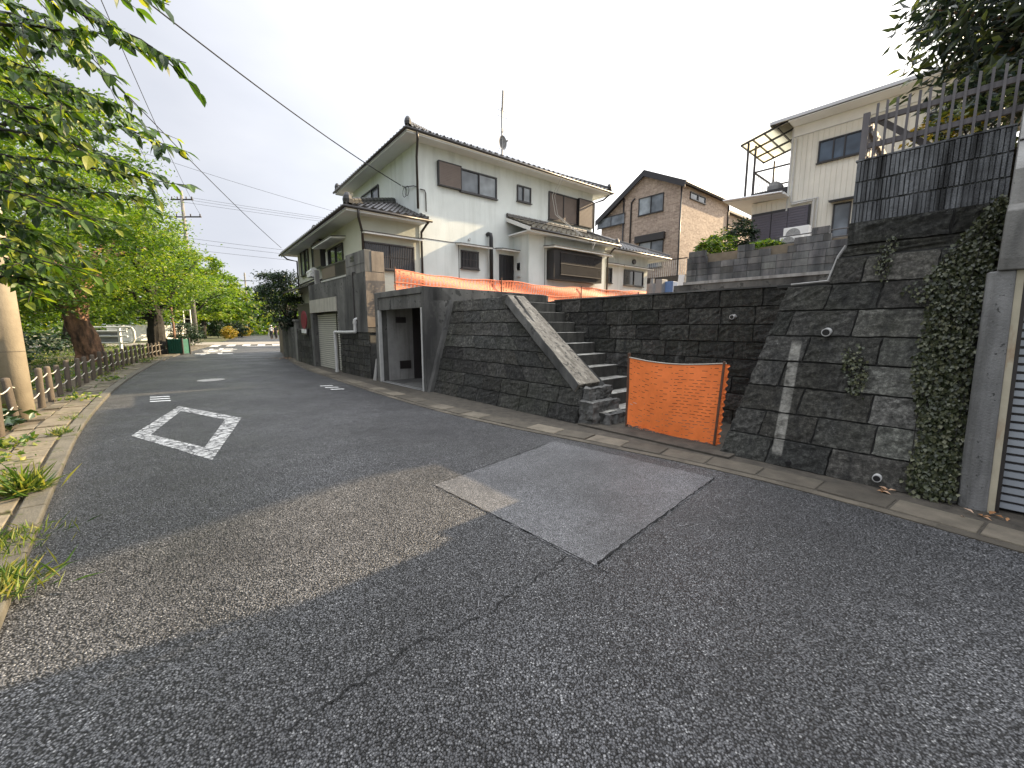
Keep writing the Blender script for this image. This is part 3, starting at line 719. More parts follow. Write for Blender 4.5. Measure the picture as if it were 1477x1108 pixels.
# farther stone wall with the round crimson sign
fw = Thing('garden_wall', 'dark old stone garden wall with a concrete gate post, farther left than the roller shutters', 'garden wall', FL, (-17, 0, 0))
wall_part(fw, 'block_course', block_wall(lambda s, d, h: (s, -.28-d+(-s-15.1)*.05, h), [(k*.24, (k+1)*.24, -17.6, -15.12, -17.6, -15.12) for k in range(6)], rw, (.3, .6), .03, tintf=lambda *a: rw.uniform(.6, 1.3)), m_stone)
mb = MB(); mb.box(-17.6, -15.11, -.12, .3, 0, 1.43); fw.part('core', mb, m_mortar)
mb = MB(); mb.box(-17.95, -17.62, -.2, .15, 0, 1.75); mb.box(-18.0, -17.57, -.25, .2, 1.75, 1.83); fw.part('gate_post', mb, m_conc)
mb = MB(); mb.box(-17.5, -15.2, -.1, -.04, 1.44, 2.4); mb.box(-17.5, -15.2, -.12, -.02, 2.4, 2.46); fw.part('board_fence', mb, m_lattice)
mb = MB(); mb.box(-21.5, -18.1, .1, .3, 0, 1.5); fw.part('wall_end', mb, m_conc_dark)
rs = Thing('round_sign', 'round crimson sign with a small white plate on the stone wall beside the cream shutters', 'sign', FL, (-15.75, -.36, 1.9))
mb = MB(); mb.disc((-15.75, -.36, 1.78), .36, 32, (0, 1, 0), .03); rs.part('disc', mb, m_crim)
mb = MB()
for k in range(32):
    a0, a1 = 2*math.pi*k/32, 2*math.pi*(k+1)/32
    mb.add([(-15.75+r*math.cos(a), -.3765, 1.78+r*math.sin(a)) for r in (.27, .295) for a in (a0, a1)], [(0, 1, 3, 2)])
rs.part('ring', mb, M('crimson_light', (.34, .05, .08), .5, .1, 5, 0))
mb = MB(); mb.box(-16.05, -15.78, -.40, -.375, 1.27, 1.43); mb.box(-15.73, -15.47, -.40, -.375, 1.26, 1.42); rs.part('plate', mb, m_white)
mb = MB(); mb.box(-16.1, -15.4, -.374, -.35, 1.2, 1.48); rs.part('backing', mb, m_lattice)

# ------------------------------------------------------------------ tiled roofs
def tile_roof(O, U, V, lu, lv, k0=0, k1=0, cosv=1.0, tw=.265, th=.24, lo=0, hi=0):
    """corrugated pantiles; O eave corner, U along the eave, V up the slope; k0/k1: how the slope narrows (hips)"""
    O, U, V = Vector(O), Vector(U).normalized(), Vector(V).normalized(); W = U.cross(V).normalized()
    if W.z < 0: W = -W
    S = 6; nu = max(2, int(lu/tw*S)); nr = max(1, int(lv/th)); th = lv/nr
    mb = MB(); vs = []; T = []; tr = [[rng.uniform(.65, 1.4) for _ in range(nu//S+2)] for _ in range(nr)]
    lines = [(0, -.06, 0), ] + [q for r in range(nr) for q in ((r*th, .028, r), ((r+1)*th, .0, r))]
    for (v, hgt, r) in lines:
        lo_, hi_ = lo+k0*v*cosv, lu-k1*v*cosv-hi
        for i in range(nu+1):
            u = min(max(i/nu*lu, lo_), max(hi_, lo_)); ph = i/S*2*math.pi
            wv = .036*math.cos(ph)+.012*math.cos(2*ph)
            p = O+U*u+V*v+W*(hgt+wv); vs.append(tuple(p)); t = tr[r][i//S]; T.append((t, t, t, 1))
    n = nu+1
    fs = [(j*n+i, j*n+i+1, (j+1)*n+i+1, (j+1)*n+i) for j in range(len(lines)-1) for i in range(nu)]
    mb.add(vs, fs); mb.t = T; return mb
def ridge(mb, a, b, r=.09, n=None):
    a, b = Vector(a), Vector(b); L = (b-a).length; k = max(2, int(L/.28))
    for i in range(k):
        p, q = a+(b-a)*(i/k), a+(b-a)*((i+1.08)/k); mb.tube([p, q], [r, r*.86], 8)
    for i in range(k):
        p, q = a+(b-a)*(i/k)-Vector((0, 0, r)), a+(b-a)*((i+1)/k)-Vector((0, 0, r)); mb.tube([p, q], [r*1.25, r*1.2], 6)
def ornament(mb, c, s=.11):
    c = Vector(c); mb.tube([c+Vector((0, 0, -s)), c+Vector((0, 0, -s*.2)), c+Vector((0, 0, s*.55)), c+Vector((0, 0, s*1.15)), c+Vector((0, 0, s*1.3))], [s*.95, s*1.05, s*.85, s*.5, s*.1], 10)

wh = Thing('white_house', 'two storey white stuccoed house with dark tiled hip roofs behind the long orange net', 'house', FH, (4.5, 3, 2))
mf = lambda y0: (lambda a, b, c: (a, y0-b, c))     # wall facing the viewer
ml = lambda x0: (lambda a, b, c: (x0-b, a, c))     # wall facing left
# walls
mb = MB(); mb.box(0, 8.9, 0, 6.7, 1.9, 7.70); wh.part('wall', mb, m_stucco)
mb = MB(); mb.box(-2, .05, .02, 9.3, 1.9, 5.04); wh.part('wing_wall', mb, m_stucco2)
mb = MB(); mb.box(4.16, 8.75, -.95, .1, 1.9, 5.16); wh.part('annex_wall', mb, m_stucco)
mb = MB(); mb.box(8.8, 13.6, .03, 5, 1.9, 5.2); wh.part('wing_wall', mb, m_stucco)
# corner boards, panel joints and a base
mb = MB(); mb.box(5.0, 5.02, -.956, -.94, 2, 5.1); mb.box(.02, 4.1, -.012, .01, 4.555, 4.575); mb.box(1.55, 1.575, -.01, .01, 2, 4.55); wh.part('wall_joint', mb, m_gut)
# roofs
cs, sn = math.cos(math.atan(.42)), math.sin(math.atan(.42))
X0, X1, Y0, Y1, ZE = -.62, 9.5, -.62, 7.3, 7.76
hv = (Y1-Y0)/2; Ls = hv/cs
rf = wh.part('roof', tile_roof((X0, Y0, ZE), (1, 0, 0), (0, cs, sn), X1-X0, Ls, 1, 1, cs), m_tile, fixn=False)
wh.part('roof_slope', tile_roof((X0, Y1, ZE), (0, -1, 0), (cs, 0, sn), Y1-Y0, Ls, 1, 1, cs), m_tile, rf, fixn=False)
wh.part('roof_slope', tile_roof((X1, Y0, ZE), (0, 1, 0), (-cs, 0, sn), Y1-Y0, Ls, 1, 1, cs), m_tile, rf, fixn=False)
wh.part('roof_slope', tile_roof((X1, Y1, ZE), (-1, 0, 0), (0, -cs, sn), X1-X0, Ls, 1, 1, cs), m_tile, rf, fixn=False)
mb = MB(); zr = ZE+hv*.42; ya = (Y0+Y1)/2
for c in ((X0, Y0), (X0, Y1), (X1, Y0), (X1, Y1)):
    e = (X0+hv if c[0] == X0 else X1-hv, ya, zr+.1)
    d = Vector(e)-Vector((*c, ZE+.1)); ridge(mb, Vector((*c, ZE+.1))+d*.03, e); ornament(mb, Vector((*c, ZE+.16))+d*.02)
ridge(mb, (X0+hv, ya, zr+.14), (X1-hv, ya, zr+.14), .12)
wh.part('roof_ridge', mb, m_tile, rf, tint=[(.35, .35, .35, 1)]*len(mb.v))
def eave(T, x0, x1, y0, y1, z, sides, ov=.6, parent=None):
    """soffit, fascia board and gutter round an eave"""
    mb = MB(); mb.box(x0+.03, x1-.03, y0+.03, y1-.03, z-.10, z-.05); T.part('soffit', mb, m_soffit, parent)
    mb = MB()
    if 'f' in sides: mb.box(x0+.0, x1, y0, y0+.028, z-.17, z-.035)
    if 'b' in sides: mb.box(x0+.0, x1, y1-.028, y1, z-.17, z-.035)
    if 'l' in sides: mb.box(x0, x0+.028, y0+.029, y1-.029, z-.17, z-.035)
    if 'r' in sides: mb.box(x1-.028, x1, y0+.029, y1-.029, z-.17, z-.035)
    T.part('fascia', mb, m_soffit, parent)
    mb = MB(); r = .048; g = .06
    if 'f' in sides: mb.tube([(x0-g, y0-g, z-.07), (x1+g, y0-g, z-.085)], r, 8)
    if 'l' in sides: mb.tube([(x0-g, y0-g, z-.07), (x0-g, y1+g, z-.085)], r, 8)
    if 'r' in sides: mb.tube([(x1+g, y0-g, z-.085), (x1+g, y1+g, z-.07)], r, 8)
    T.part('gutter', mb, m_gut, parent, smooth=True)
eave(wh, X0, X1, Y0, Y1, ZE, 'flrb')
# wing roof, left
wx, wy, wz = -2.62, -.6, 5.08
rw_ = wh.part('roof', tile_roof((wx, wy, wz), (1, 0, 0), (0, cs, sn), 2.72, 2.62/cs, 1, 0, cs, hi=.03), m_tile, fixn=False)
wh.part('roof_slope', tile_roof((wx, 9.9, wz), (0, -1, 0), (cs, 0, sn), 10.5, 2.62/cs, 0, 1, cs), m_tile, rw_, fixn=False)
mb = MB(); d = Vector((2.6, 2.6, 2.6*.42)); a0 = Vector((wx, wy, wz+.09)); ridge(mb, a0+d*.05, a0+d, .085); ornament(mb, a0+d*.04+Vector((0, 0, .06)), .14); ornament(mb, (wx+.3, 4.4, wz+.26), .1)
ridge(mb, (wx+.3, 4.4, wz+.2), (0, 4.4, wz+1.2), .06)
wh.part('roof_ridge', mb, m_tile, rw_, tint=[(.4, .4, .4, 1)]*len(mb.v))
eave(wh, wx, .1, wy, 9.9, wz, 'fl')
# annex roof over the bay window
ax0, ax1, ay, az = 3.78, 9.0, -1.5, 5.2
ra = wh.part('roof', tile_roof((ax0, ay, az), (1, 0, 0), (0, cs, sn), ax1-ax0, 1.52/cs, 0, .35, cs), m_tile_pale, fixn=False)
mb = MB(); mb.hexa([(ax0-.02, ay-.02, az-.16), (ax0+.02, ay-.02, az-.16), (ax0+.02, -.01, az+.47), (ax0-.02, -.01, az+.47), (ax0-.02, ay-.02, az-.01), (ax0+.02, ay-.02, az-.01), (ax0+.02, -.01, az+.62), (ax0-.02, -.01, az+.62)]); wh.part('bargeboard', mb, m_trim, ra)
mb = MB(); ridge(mb, (ax0, -.06, az+.72), (ax1-.6, -.06, az+.72), .07); ridge(mb, (ax1, ay+.05, az+.09), (ax1-.45, -.05, az+.7), .07); ornament(mb, (ax1, ay+.08, az+.13), .1)
wh.part('roof_ridge', mb, m_tile, ra, tint=[(1.2, 1.2, 1.2, 1)]*len(mb.v))
eave(wh, ax0+.03, ax1, ay, -.02, az, 'fr')
# right wing roof
bx0, bx1, by, bz = 8.95, 14.7, -.6, 5.3
rb = wh.part('roof', tile_roof((bx0, by, bz), (1, 0, 0), (0, cs, sn), bx1-bx0, 3.0/cs, 0, 1, cs), m_tile, fixn=False)
wh.part('roof_slope', tile_roof((bx1, by, bz), (0, 1, 0), (-cs, 0, sn), 6.2, 3.0/cs, 1, 1, cs), m_tile, rb, fixn=False)
mb = MB(); ridge(mb, (bx1, by, bz+.09), (bx1-3, by+3, bz+1.35), .08); ridge(mb, (bx0, by+3, bz+1.36), (bx1-3, by+3, bz+1.36), .09); wh.part('roof_ridge', mb, m_tile, rb, tint=[(1.2, 1.2, 1.2, 1)]*len(mb.v))
eave(wh, bx0+.06, bx1, by, 5.6, bz, 'fr')
# windows
def window(T, mp, a0, a1, c0, c1, pane=None, frame=None, mull=(.5,), lattice=False, sill=True, depth=.06):
    pane = pane or m_glass; frame = frame or m_bronze; w = .045; mb = MB()
    mb.box(a0, a1, -.03, depth, c1-w, c1, 0, mp); mb.box(a0, a1, -.03, depth, c0, c0+w, 0, mp)
    mb.box(a0, a0+w, -.03, depth-.002, c0+w, c1-w, 0, mp); mb.box(a1-w, a1, -.03, depth-.002, c0+w, c1-w, 0, mp)
    for f in mull:
        m_ = a0+(a1-a0)*f; mb.box(m_-.022, m_+.022, -.03, depth-.006, c0+w, c1-w, 0, mp)
    if sill: mb.box(a0-.03, a1+.03, -.02, depth+.035, c0-.035, c0-.001, 0, mp)
    fo = T.part('window', mb, frame)
    if len(mull) and pane in (m_glass, m_glass_b):
        m_ = a0+(a1-a0)*mull[0]
        mb = MB(); mb.box(a0+w, m_-.0225, -.025, .004, c0+w, c1-w, 0, mp); T.part('pane', mb, pane, fo)
        mb = MB(); mb.box(m_+.0225, a1-w, -.025, .014, c0+w, c1-w, 0, mp); T.part('pane', mb, m_glass_c if pane is m_glass else pane, fo)
    else:
        mb = MB(); mb.box(a0+w, a1-w, -.025, .012, c0+w, c1-w, 0, mp); T.part('pane', mb, pane, fo)
    if lattice:
        mb = MB(); a = a0+.05
        while a < a1-.05: mb.box(a, a+.022, depth+.02, depth+.04, c0+.04, c1-.03, 0, mp); a += .062
        mb.box(a0+.02, a1-.02, depth+.01, depth+.05, c0, c0+.05, 0, mp); mb.box(a0+.02, a1-.02, depth+.01, depth+.05, c1-.05, c1-.01, 0, mp)
        mb.box(a0+.02, a1-.02, depth+.012, depth+.022, (c0+c1)/2-.012, (c0+c1)/2+.012, 0, mp)
        T.part('lattice', mb, m_lattice, fo)
    return fo
def shutterbox(T, mp, a0, a1, c0, c1, mat, d=.12, horiz=True, parent=None, edge=m_bronze):
    mb = MB(); mb.box(a0+.015, a1-.015, 0, d, c0+.02, c1-.02, 0, mp); p = .055
    c = c0+.03
    while c < c1-.06: mb.box(a0+.02, a1-.02, d, d+.012, c, c+p*.72, 0, mp); c += p
    o = T.part('shutter_box', mb, mat, parent)
    mb = MB()
    for (x0, x1, z0, z1) in ((a0-.01, a1+.01, c1-.02, c1+.01), (a0-.01, a1+.01, c0-.01, c0+.02), (a0-.01, a0+.015, c0+.02, c1-.02), (a1-.015, a1+.01, c0+.02, c1-.02)): mb.box(x0, x1, 0, d+.02, z0, z1, 0, mp)
    T.part('trim', mb, edge, o)
    return o
def awning(T, mp, a0, a1, c, d=.38, mat=None):
    mb = MB(); P = [(a0, 0, c), (a1, 0, c), (a1, d, c-.05), (a0, d, c-.05), (a0, 0, c+.06), (a1, 0, c+.06), (a1, d, c+.0), (a0, d, c+.0)]
    mb.hexa([mp(*p) for p in P]); o = T.part('awning', mb, mat or m_trim)
    mb = MB(); mb.hexa([mp(*p) for p in [(a0-.02, 0, c+.062), (a1+.02, 0, c+.062), (a1+.02, d+.02, c+.002), (a0-.02, d+.02, c+.002), (a0-.02, 0, c+.085), (a1+.02, 0, c+.085), (a1+.02, d+.02, c+.022), (a0-.02, d+.02, c+.022)]])
    T.part('awning_top', mb, m_gut, o)
F0 = mf(0)
window(wh, F0, 1.66, 3.3, 6.40, 7.20, mull=(.5,)); shutterbox(wh, F0, .75, 1.655, 6.42, 7.22, m_brown)
window(wh, F0, 4.32, 5.05, 6.55, 7.17, mull=(.45,))
fo = window(wh, F0, 6.06, 7.85, 6.10, 7.26, pane=m_brown, mull=(.5,))
mb = MB(); c = 6.16
while c < 7.2: mb.box(6.12, 7.79, .013, .03, c, c+.04, 0, F0); c += .055
wh.part('shutter_slats', mb, m_brown, fo)
shutterbox(wh, F0, 7.87, 8.82, 6.10, 7.28, m_brown)
window(wh, F0, 1.64, 2.42, 3.68, 4.34, pane=m_glass_d, lattice=True); awning(wh, F0, 1.45, 2.85, 4.50)
mb = MB(); mb.tube([(2.02, .02, 4.76), (2.02, -.06, 4.76)], .05, 10); wh.part('vent_cap', mb, m_pvc)
mb = MB(); mb.tube([(2.86, .03, 5.04), (2.86, -.08, 5.06), (2.9, -.16, 5.04), (2.92, -.17, 4.9), (2.92, -.17, 1.95)], .075, 12); wh.part('flue_pipe', mb, m_black, smooth=True)
mb = MB(); mb.box(3.42, 4.14, -.03, .05, 2.05, 4.37)
dr = wh.part('door', mb, m_black); mb = MB(); a = 3.46
while a < 4.1: mb.box(a, a+.04, -.045, -.029, 2.1, 4.33); a += .075
wh.part('door_slats', mb, m_bronze, dr); awning(wh, F0, 3.28, 4.16, 4.52, .42)
mb = MB(); mb.box(4.11, 4.16, -.42, -.28, 3.78, 4.06); wh.part('meter_box', mb, m_black); mb = MB(); mb.box(4.11, 4.16, -.45, -.25, 3.5, 3.56); wh.part('letter_slot', mb, m_pvc)
# bay window
FA = mf(-.95)
mb = MB(); mb.box(5.12, 8.06, 0, .42, 3.42, 4.58, 0, FA); bay = wh.part('bay_window', mb, m_bronze)
mb = MB(); mb.box(5.5, 7.98, .421, .43, 3.62, 4.5, 0, FA); wh.part('pane', mb, m_glass_d, bay)
mb = MB(); a = 5.5
while a < 7.96: mb.box(a, a+.02, .45, .468, 3.6, 4.5, 0, FA); a += .06
for c in (3.6, 4.03, 4.47): mb.box(5.46, 8.0, .44, .475, c, c+.03, 0, FA)
wh.part('lattice', mb, m_lattice, bay)
awning(wh, FA, 4.95, 8.55, 4.66, .62)
# right wing windows
FR_ = mf(.03)
window(wh, FR_, 9.95, 10.5, 3.70, 4.44, pane=m_glass_d, mull=()); awning(wh, FR_, 9.6, 11.05, 4.62, .3)
window(wh, FR_, 11.5, 13.2, 3.68, 4.47, pane=m_glass_d); awning(wh, FR_, 11.2, 13.75, 4.62, .3)
mb = MB(); mb.disc((12.3, .0, 4.92), .13, 12, (0, 1, 0), .1); wh.part('vent_cap', mb, m_gut)
mb = MB(); mb.box(8.76, 9.3, -.6, .0, 1.9, 5.0); wh.part('corner_pier', mb, m_stucco2)
# left wing: latticed window and awning on the front, doors and windows on the flank
FW = mf(.02)
window(wh, FW, -1.95, -.22, 3.38, 4.22, pane=m_glass_d, lattice=True); awning(wh, FW, -2.0, -.02, 4.45, .35)
LW = ml(-2)
window(wh, LW, 1.9, 3.75, 2.9, 4.45, pane=m_glass_d, mull=(.5,)); awning(wh, LW, 1.6, 4.2, 4.55, .5)
mb = MB(); mb.box(3.8, 4.05, 0, .06, 2.9, 4.4, 0, LW); wh.part('door', mb, m_white)
shutterbox(wh, LW, 4.2, 5.25, 3.9, 4.9, m_brown, .2)
window(wh, LW, 5.4, 6.3, 4.05, 5.0, pane=m_glass, frame=m_gut); window(wh, LW, 7.0, 8.5, 3.9, 5.0, pane=m_glass, frame=m_gut)
mb = MB(); mb.box(4.5, 5.1, .25, .55, 3.5, 3.62, 0, LW); mb.tube([LW(4.5, .4, 3.75), LW(5.4, .4, 3.7)], .11, 10); wh.part('rolled_awning', mb, m_white)
window(wh, ml(0), 3.5, 5.5, 6.2, 7.2, pane=m_glass, mull=(.4,))
mb = MB(); mb.tube([LW(5.5, .0, 3.6), LW(9.6, .02, 3.55)], .03, 6); mb.hexa([LW(*p) for p in [(4.0, .0, 3.42), (10, .0, 3.42), (10, .75, 3.1), (4.0, .75, 3.1), (4.0, .0, 3.5), (10, .0, 3.5), (10, .75, 3.18), (4, .75, 3.18)]]); wh.part('lean_to_roof', mb, m_roofb)
# pipes
def pipe(T, pts, r=.04, m=None): mb = MB(); mb.tube(pts, r, 8); return T.part('downpipe', mb, m or m_gut, smooth=True)
pipe(wh, [(-.3, -.68, 7.66), (-.28, -.66, 7.5), (-.05, -.07, 7.15), (-.05, -.07, 5.5)]); pipe(wh, [(.06, -.05, 6.15), (.22, -.05, 6.15), (.26, -.05, 6.05), (.26, -.05, 5.45)], .02)
pipe(wh, [(wx+.35, wy-.06, wz-.1), (wx+.36, wy, wz-.3), (-1.98, -.06, wz-.62), (-1.98, -.06, 3.4)]); pipe(wh, [(.02, wy-.05, wz-.12), (.03, -.1, wz-.35), (.05, -.06, wz-.5), (.05, -.06, 2)])
pipe(wh, [(ax1-.1, ay, az-.1), (ax1-.2, ay+.2, az-.3), (9.34, -.64, az-.45), (9.34, -.64, 2)])
pipe(wh, [(X1-.05, Y0, ZE-.1), (X1-.2, Y0+.3, ZE-.35), (8.95, -.06, ZE-.5), (8.95, -.06, 5.8)])
pipe(wh, [(wx, 9.6, wz-.1), (wx+.2, 9.5, wz-.3), (-2.06, 9.2, wz-.4), (-2.06, 9.2, 3.2)], .035)
mb = MB()
P = [(6.15, -.75, 7.72), (6.0, -.3, 7.0), (6.3, -.2, 6.3), (6.75, -.6, 5.8), (7.1, -1.62, 5.0), (7.15, -1.6, 4.75), (7.3, -1.6, 5.05), (7.2, -1.3, 5.4)]
mb.tube(P, .012, 5); mb.tube([(p[0]+.12, p[1]-.02, p[2]) for p in P[:5]], .01, 5); wh.part('loose_cable', mb, m_pvc)
mb = MB(); mb.tube([(-.03, 1.2, 6.55), (-.1, .8, 6.4), (-.05, .2, 6.3), (-.05, -.05, 6.2)], .015, 5)
for k in range(2):
    c = Vector((-.08, .9-.2*k, 6.25)); mb.tube([c+Vector((0, .16*math.cos(t), .16*math.sin(t))) for t in np.linspace(0, 2*math.pi, 14)], .01, 5, cap=False)
wh.part('cable_coil', mb, m_wire)

# television aerial on the roof
pa = on(FH, 724, 216, Y=2.0); an = Thing('tv_aerial', 'rooftop television aerial with a tilted boom above a grey dish', 'aerial', FH, (pa.x, pa.y, pa.z-.35))
p1 = on(FH, 724, 158, Y=2.0); p2 = on(FH, 720, 134, Y=2.0)
mb = MB(); mb.tube([(pa.x, 2, pa.z-.4), (pa.x, 2, p1.z+.05)], .034, 8)
for a_ in (0, 2.1, 4.2): mb.tube([(pa.x, 2, pa.z+.25), (pa.x+.45*math.cos(a_), 2+.45*math.sin(a_), pa.z-.45)], .008, 5)
an.part('mast', mb, m_grey)
mb = MB(); a, b = Vector((p1.x+.05, 2.05, p1.z-.15)), Vector((p2.x+.02, 1.75, p2.z)); mb.tube([a, b], .035, 6)
for k in range(14):
    q = a+(b-a)*(k/13); mb.tube([q+Vector((-.16, -.1, 0)), q+Vector((.16, .1, 0))], .006, 4)
for z in (-.12, .12): mb.tube([a+Vector((-.25, 0, z)), a+Vector((.3, 0, z))], .008, 4)
an.part('boom', mb, m_grey)
mb = MB(); c = Vector((pa.x, 1.93, pa.z+.27)); V = [c+Vector((0, .1, 0))]
for r_, dd in ((.1, .09), (.18, .05), (.24, 0)):
    V += [c+Vector((r_*math.cos(t)*.9, dd, r_*1.25*math.sin(t))) for t in np.linspace(0, 2*math.pi, 25)[:-1]]
mb.add(V, [(0, 1+i, 1+(i+1) % 24) for i in range(24)]+[(1+k*24+i, 1+k*24+(i+1) % 24, 1+(k+1)*24+(i+1) % 24, 1+(k+1)*24+i) for k in range(2) for i in range(24)])
mb.tube([c+Vector((0, .02, -.28)), c+Vector((0, -.3, -.05))], .012, 5); mb.disc(c+Vector((0, -.32, -.03)), .035, 8, (0, 1, 0), .08)
an.part('dish', mb, m_grey)
mb = MB(); mb.box(pa.x-.05, pa.x+.05, 1.94, 2.02, pa.z+.72, pa.z+.86); an.part('booster', mb, m_pvc)

# ------------------------------------------------------------------ brick house
bh = Thing('brick_house', 'pinkish brick two storey house with a dark gabled roof beyond the white house', 'house', FB, (3, 3, 2))
mb = MB(); mb.prism([(0, 1.9), (0, 10.05), (2.47, 11.22), (4.1, 10.2), (4.1, 1.9)], 0, 0, 6.6); bh.part('wall', mb, m_brick)
mb = MB(); mb.prism([(4.1, 1.9), (4.1, 10.15), (6.0, 8.98), (6.0, 1.9)], 0, .12, 6.6); mb.box(6.6, 12, .5, 6, 1.9, 9.7); bh.part('wing_wall', mb, m_brick)
mb = MB()
def slab(mb, x0, x1, ya, za, yb, zb, t):
    mb.hexa([(x0, ya, za), (x1, ya, za), (x1, yb, zb), (x0, yb, zb), (x0, ya, za+t), (x1, ya, za+t), (x1, yb, zb+t), (x0, yb, zb+t)])
slab(mb, -.25, 7.6, -.35, 9.95, 2.47, 11.29, .16); slab(mb, -.25, 7.6, 2.471, 11.29, 6.25, 8.88, .16)
mb.box(6.5, 12.3, .2, 6.3, 9.71, 9.85)
bh.part('roof', mb, m_roofb)
mb = MB(); slab(mb, -.285, -.251, -.36, 9.72, 2.47, 11.06, .36); slab(mb, -.285, -.251, 2.471, 11.06, 6.26, 8.65, .36); bh.part('bargeboard', mb, m_bronze)
mb = MB(); mb.box(-.2, 7.6, -.42, -.351, 10.02, 10.14); bh.part('gutter', mb, m_alu)
GL = ml(0); GS = mf(0)
window(bh, GL, 1.12, 2.9, 8.72, 9.82, pane=m_glass, mull=(.5,)); window(bh, GL, 1.0, 2.75, 5.3, 7.0, pane=m_glass, mull=(.5,))
mb = MB(); mb.box(.9, 3.0, .0, .22, 7.0, 7.42, 0, GL); bh.part('shutter_box', mb, m_bronze)
window(bh, GS, 1.05, 2.02, 9.4, 9.8, pane=m_glass, mull=()); window(bh, GS, 2.08, 3.05, 9.4, 9.8, pane=m_glass, mull=())
for pts in ([(-.05, -.05, 10), (-.05, -.05, 2)], [(-.05, 4.05, 10.1), (-.05, 4.05, 2)], [(-.05, 3.2, 9.9), (-.05, 3.45, 9.7), (-.05, 3.5, 2)], [(6.5, -.05, 9.95), (6.5, -.05, 8.2)]): pipe(bh, pts, .05, m_bronze)
mb = MB(); mb.box(3.95, 6.2, .06, .1, 8.5, 9.1, 0, GL); bo = bh.part('balcony_glass', mb, m_glass)
mb = MB(); mb.box(3.9, 6.25, .05, .12, 9.1, 9.16, 0, GL); mb.box(3.9, 6.25, .05, .12, 8.44, 8.499, 0, GL); mb.box(5.0, 5.04, .05, .12, 8.5, 9.1, 0, GL); bh.part('balcony_rail', mb, m_bronze, bo)
mb = MB(); mb.box(.3, .9, -1.6, -.9, 1.9, 6.3); bh.part('boundary_pier', mb, m_grey)
# railing before the brick house
q0, q1 = on(FB, 934, 380, X=-1.6), on(FB, 992, 376, X=-1.6)
dk = Thing('metal_railing', 'dark metal balustrade with thin bars in front of the brick house', 'railing', FB, (-1.6, 1, q0.z-1))
mb = MB(); z1 = q0.z; ya, yb = q0.y, q1.y; z0 = z1-.9
y = yb
while y < ya: mb.box(-1.615, -1.595, y, y+.02, z0, z1); y += .13
bars = dk.part('bars', mb, m_pvc)
mb = MB(); mb.box(-1.64, -1.57, yb, ya, z1, z1+.05); mb.box(-1.64, -1.57, yb, ya, z0-.05, z0); dk.part('rail', mb, m_bronze)
mb = MB(); mb.box(-1.9, -1.55, yb, ya, 1.9, z0-.051); dk.part('base', mb, m_lattice)

# ------------------------------------------------------------------ cream house on the upper terrace
ch = Thing('cream_house', 'cream house clad in vertical boards on the upper terrace, with a covered balcony', 'house', FL, (-1, 18, 3.9))
Yc = 15.0
mb = MB()
def boards(mb, a0, a1, c0, c1, holes=()):
    a = a0
    while a < a1-.02:
        e = min(a+.17, a1); mb.box(a+.012, e-.012, Yc-.014, Yc+.02, c0, c1); a = e
mb.box(-3.75, 1.75, Yc, 22, 3.8, 9.42); boards(mb, -3.75, 1.75, 4.0, 8.97)
ch.part('wall', mb, m_cream)
mb = MB(); mb.box(-5.1, -3.751, Yc+.03, 21, 3.8, 6.75); a = -5.1
while a < -3.78: mb.box(a+.006, a+.187, Yc+.012, Yc+.03, 6.15, 6.74); a += .193
ch.part('lower_wall', mb, m_cream)
mb = MB(); mb.box(-3.76, 1.76, Yc-.03, Yc+.01, 9.0, 9.36); ch.part('frieze', mb, m_trim)
mb = MB(); mb.box(-3.75, 1.75, Yc-.035, Yc+.01, 8.975, 9.0); mb.box(-3.79, -3.73, Yc-.04, Yc+.02, 6.2, 9.3); ch.part('trim', mb, m_pvc)
mb = MB(); slab(mb, -4.35, 2.3, Yc-.75, 9.42, 19, 10.3, .12); slab(mb, -4.35, 2.3, 19.001, 10.3, 22.6, 9.5, .12); rfc = ch.part('roof', mb, m_roofb)
mb = MB(); mb.box(-4.38, 2.33, Yc-.8, Yc-.751, 9.42, 9.53); mb.hexa([(-4.385, Yc-.76, 9.36), (-4.351, Yc-.76, 9.36), (-4.351, 19, 10.24), (-4.385, 19, 10.24), (-4.385, Yc-.76, 9.56), (-4.351, Yc-.76, 9.56), (-4.351, 19, 10.44), (-4.385, 19, 10.44)]); ch.part('gutter', mb, m_alu, rfc)
mb = MB(); mb.box(-3.76, 2.2, Yc-.74, Yc-.03, 9.37, 9.4); ch.part('soffit', mb, m_soffit, rfc)
FC_ = mf(Yc-.014)
window(ch, FC_, -2.86, -1.54, 7.76, 8.56, pane=m_glass_b, mull=(.36, .62)); window(ch, FC_, -2.2, -1.66, 4.7, 6.13, pane=m_glass, mull=(), frame=m_bronze); awning(ch, FC_, -2.3, -1.4, 6.2, .35, m_bronze)
window(ch, FC_, .1, 1.3, 7.7, 8.5, pane=m_glass_b)
for (a0, a1) in ((-5.02, -4.3), (-4.26, -3.7), (-3.68, -3.0)):
    mb = MB(); c = 4.6
    while c < (6.12 if a0 < -3.69 else 6.25): mb.box(a0, a1, .0, .05, c, c+.09, 0, FC_); c += .1
    ch.part('roller_shutter', mb, m_purple)
mb = MB(); mb.box(-5.04, -2.92, -.03, .02, 4.4, 6.3, 0, FC_); ch.part('shutter_frame', mb, m_bronze)
mb = MB()
for (p, q_) in (((-3.62, 6.48), (-2.72, 6.48)), ((-2.72, 6.5), (-2.72, 5.2)), ((-3.62, 6.5), (-3.62, 8.9))): mb.tube([FC_(p[0], .06, p[1]), FC_(q_[0], .06, q_[1])], .03, 6)
mb.tube([FC_(-3.6, .09, 6.4), FC_(-2.84, .09, 6.4), FC_(-2.84, .09, 5.1)], .045, 6); ch.part('duct', mb, m_pvc)
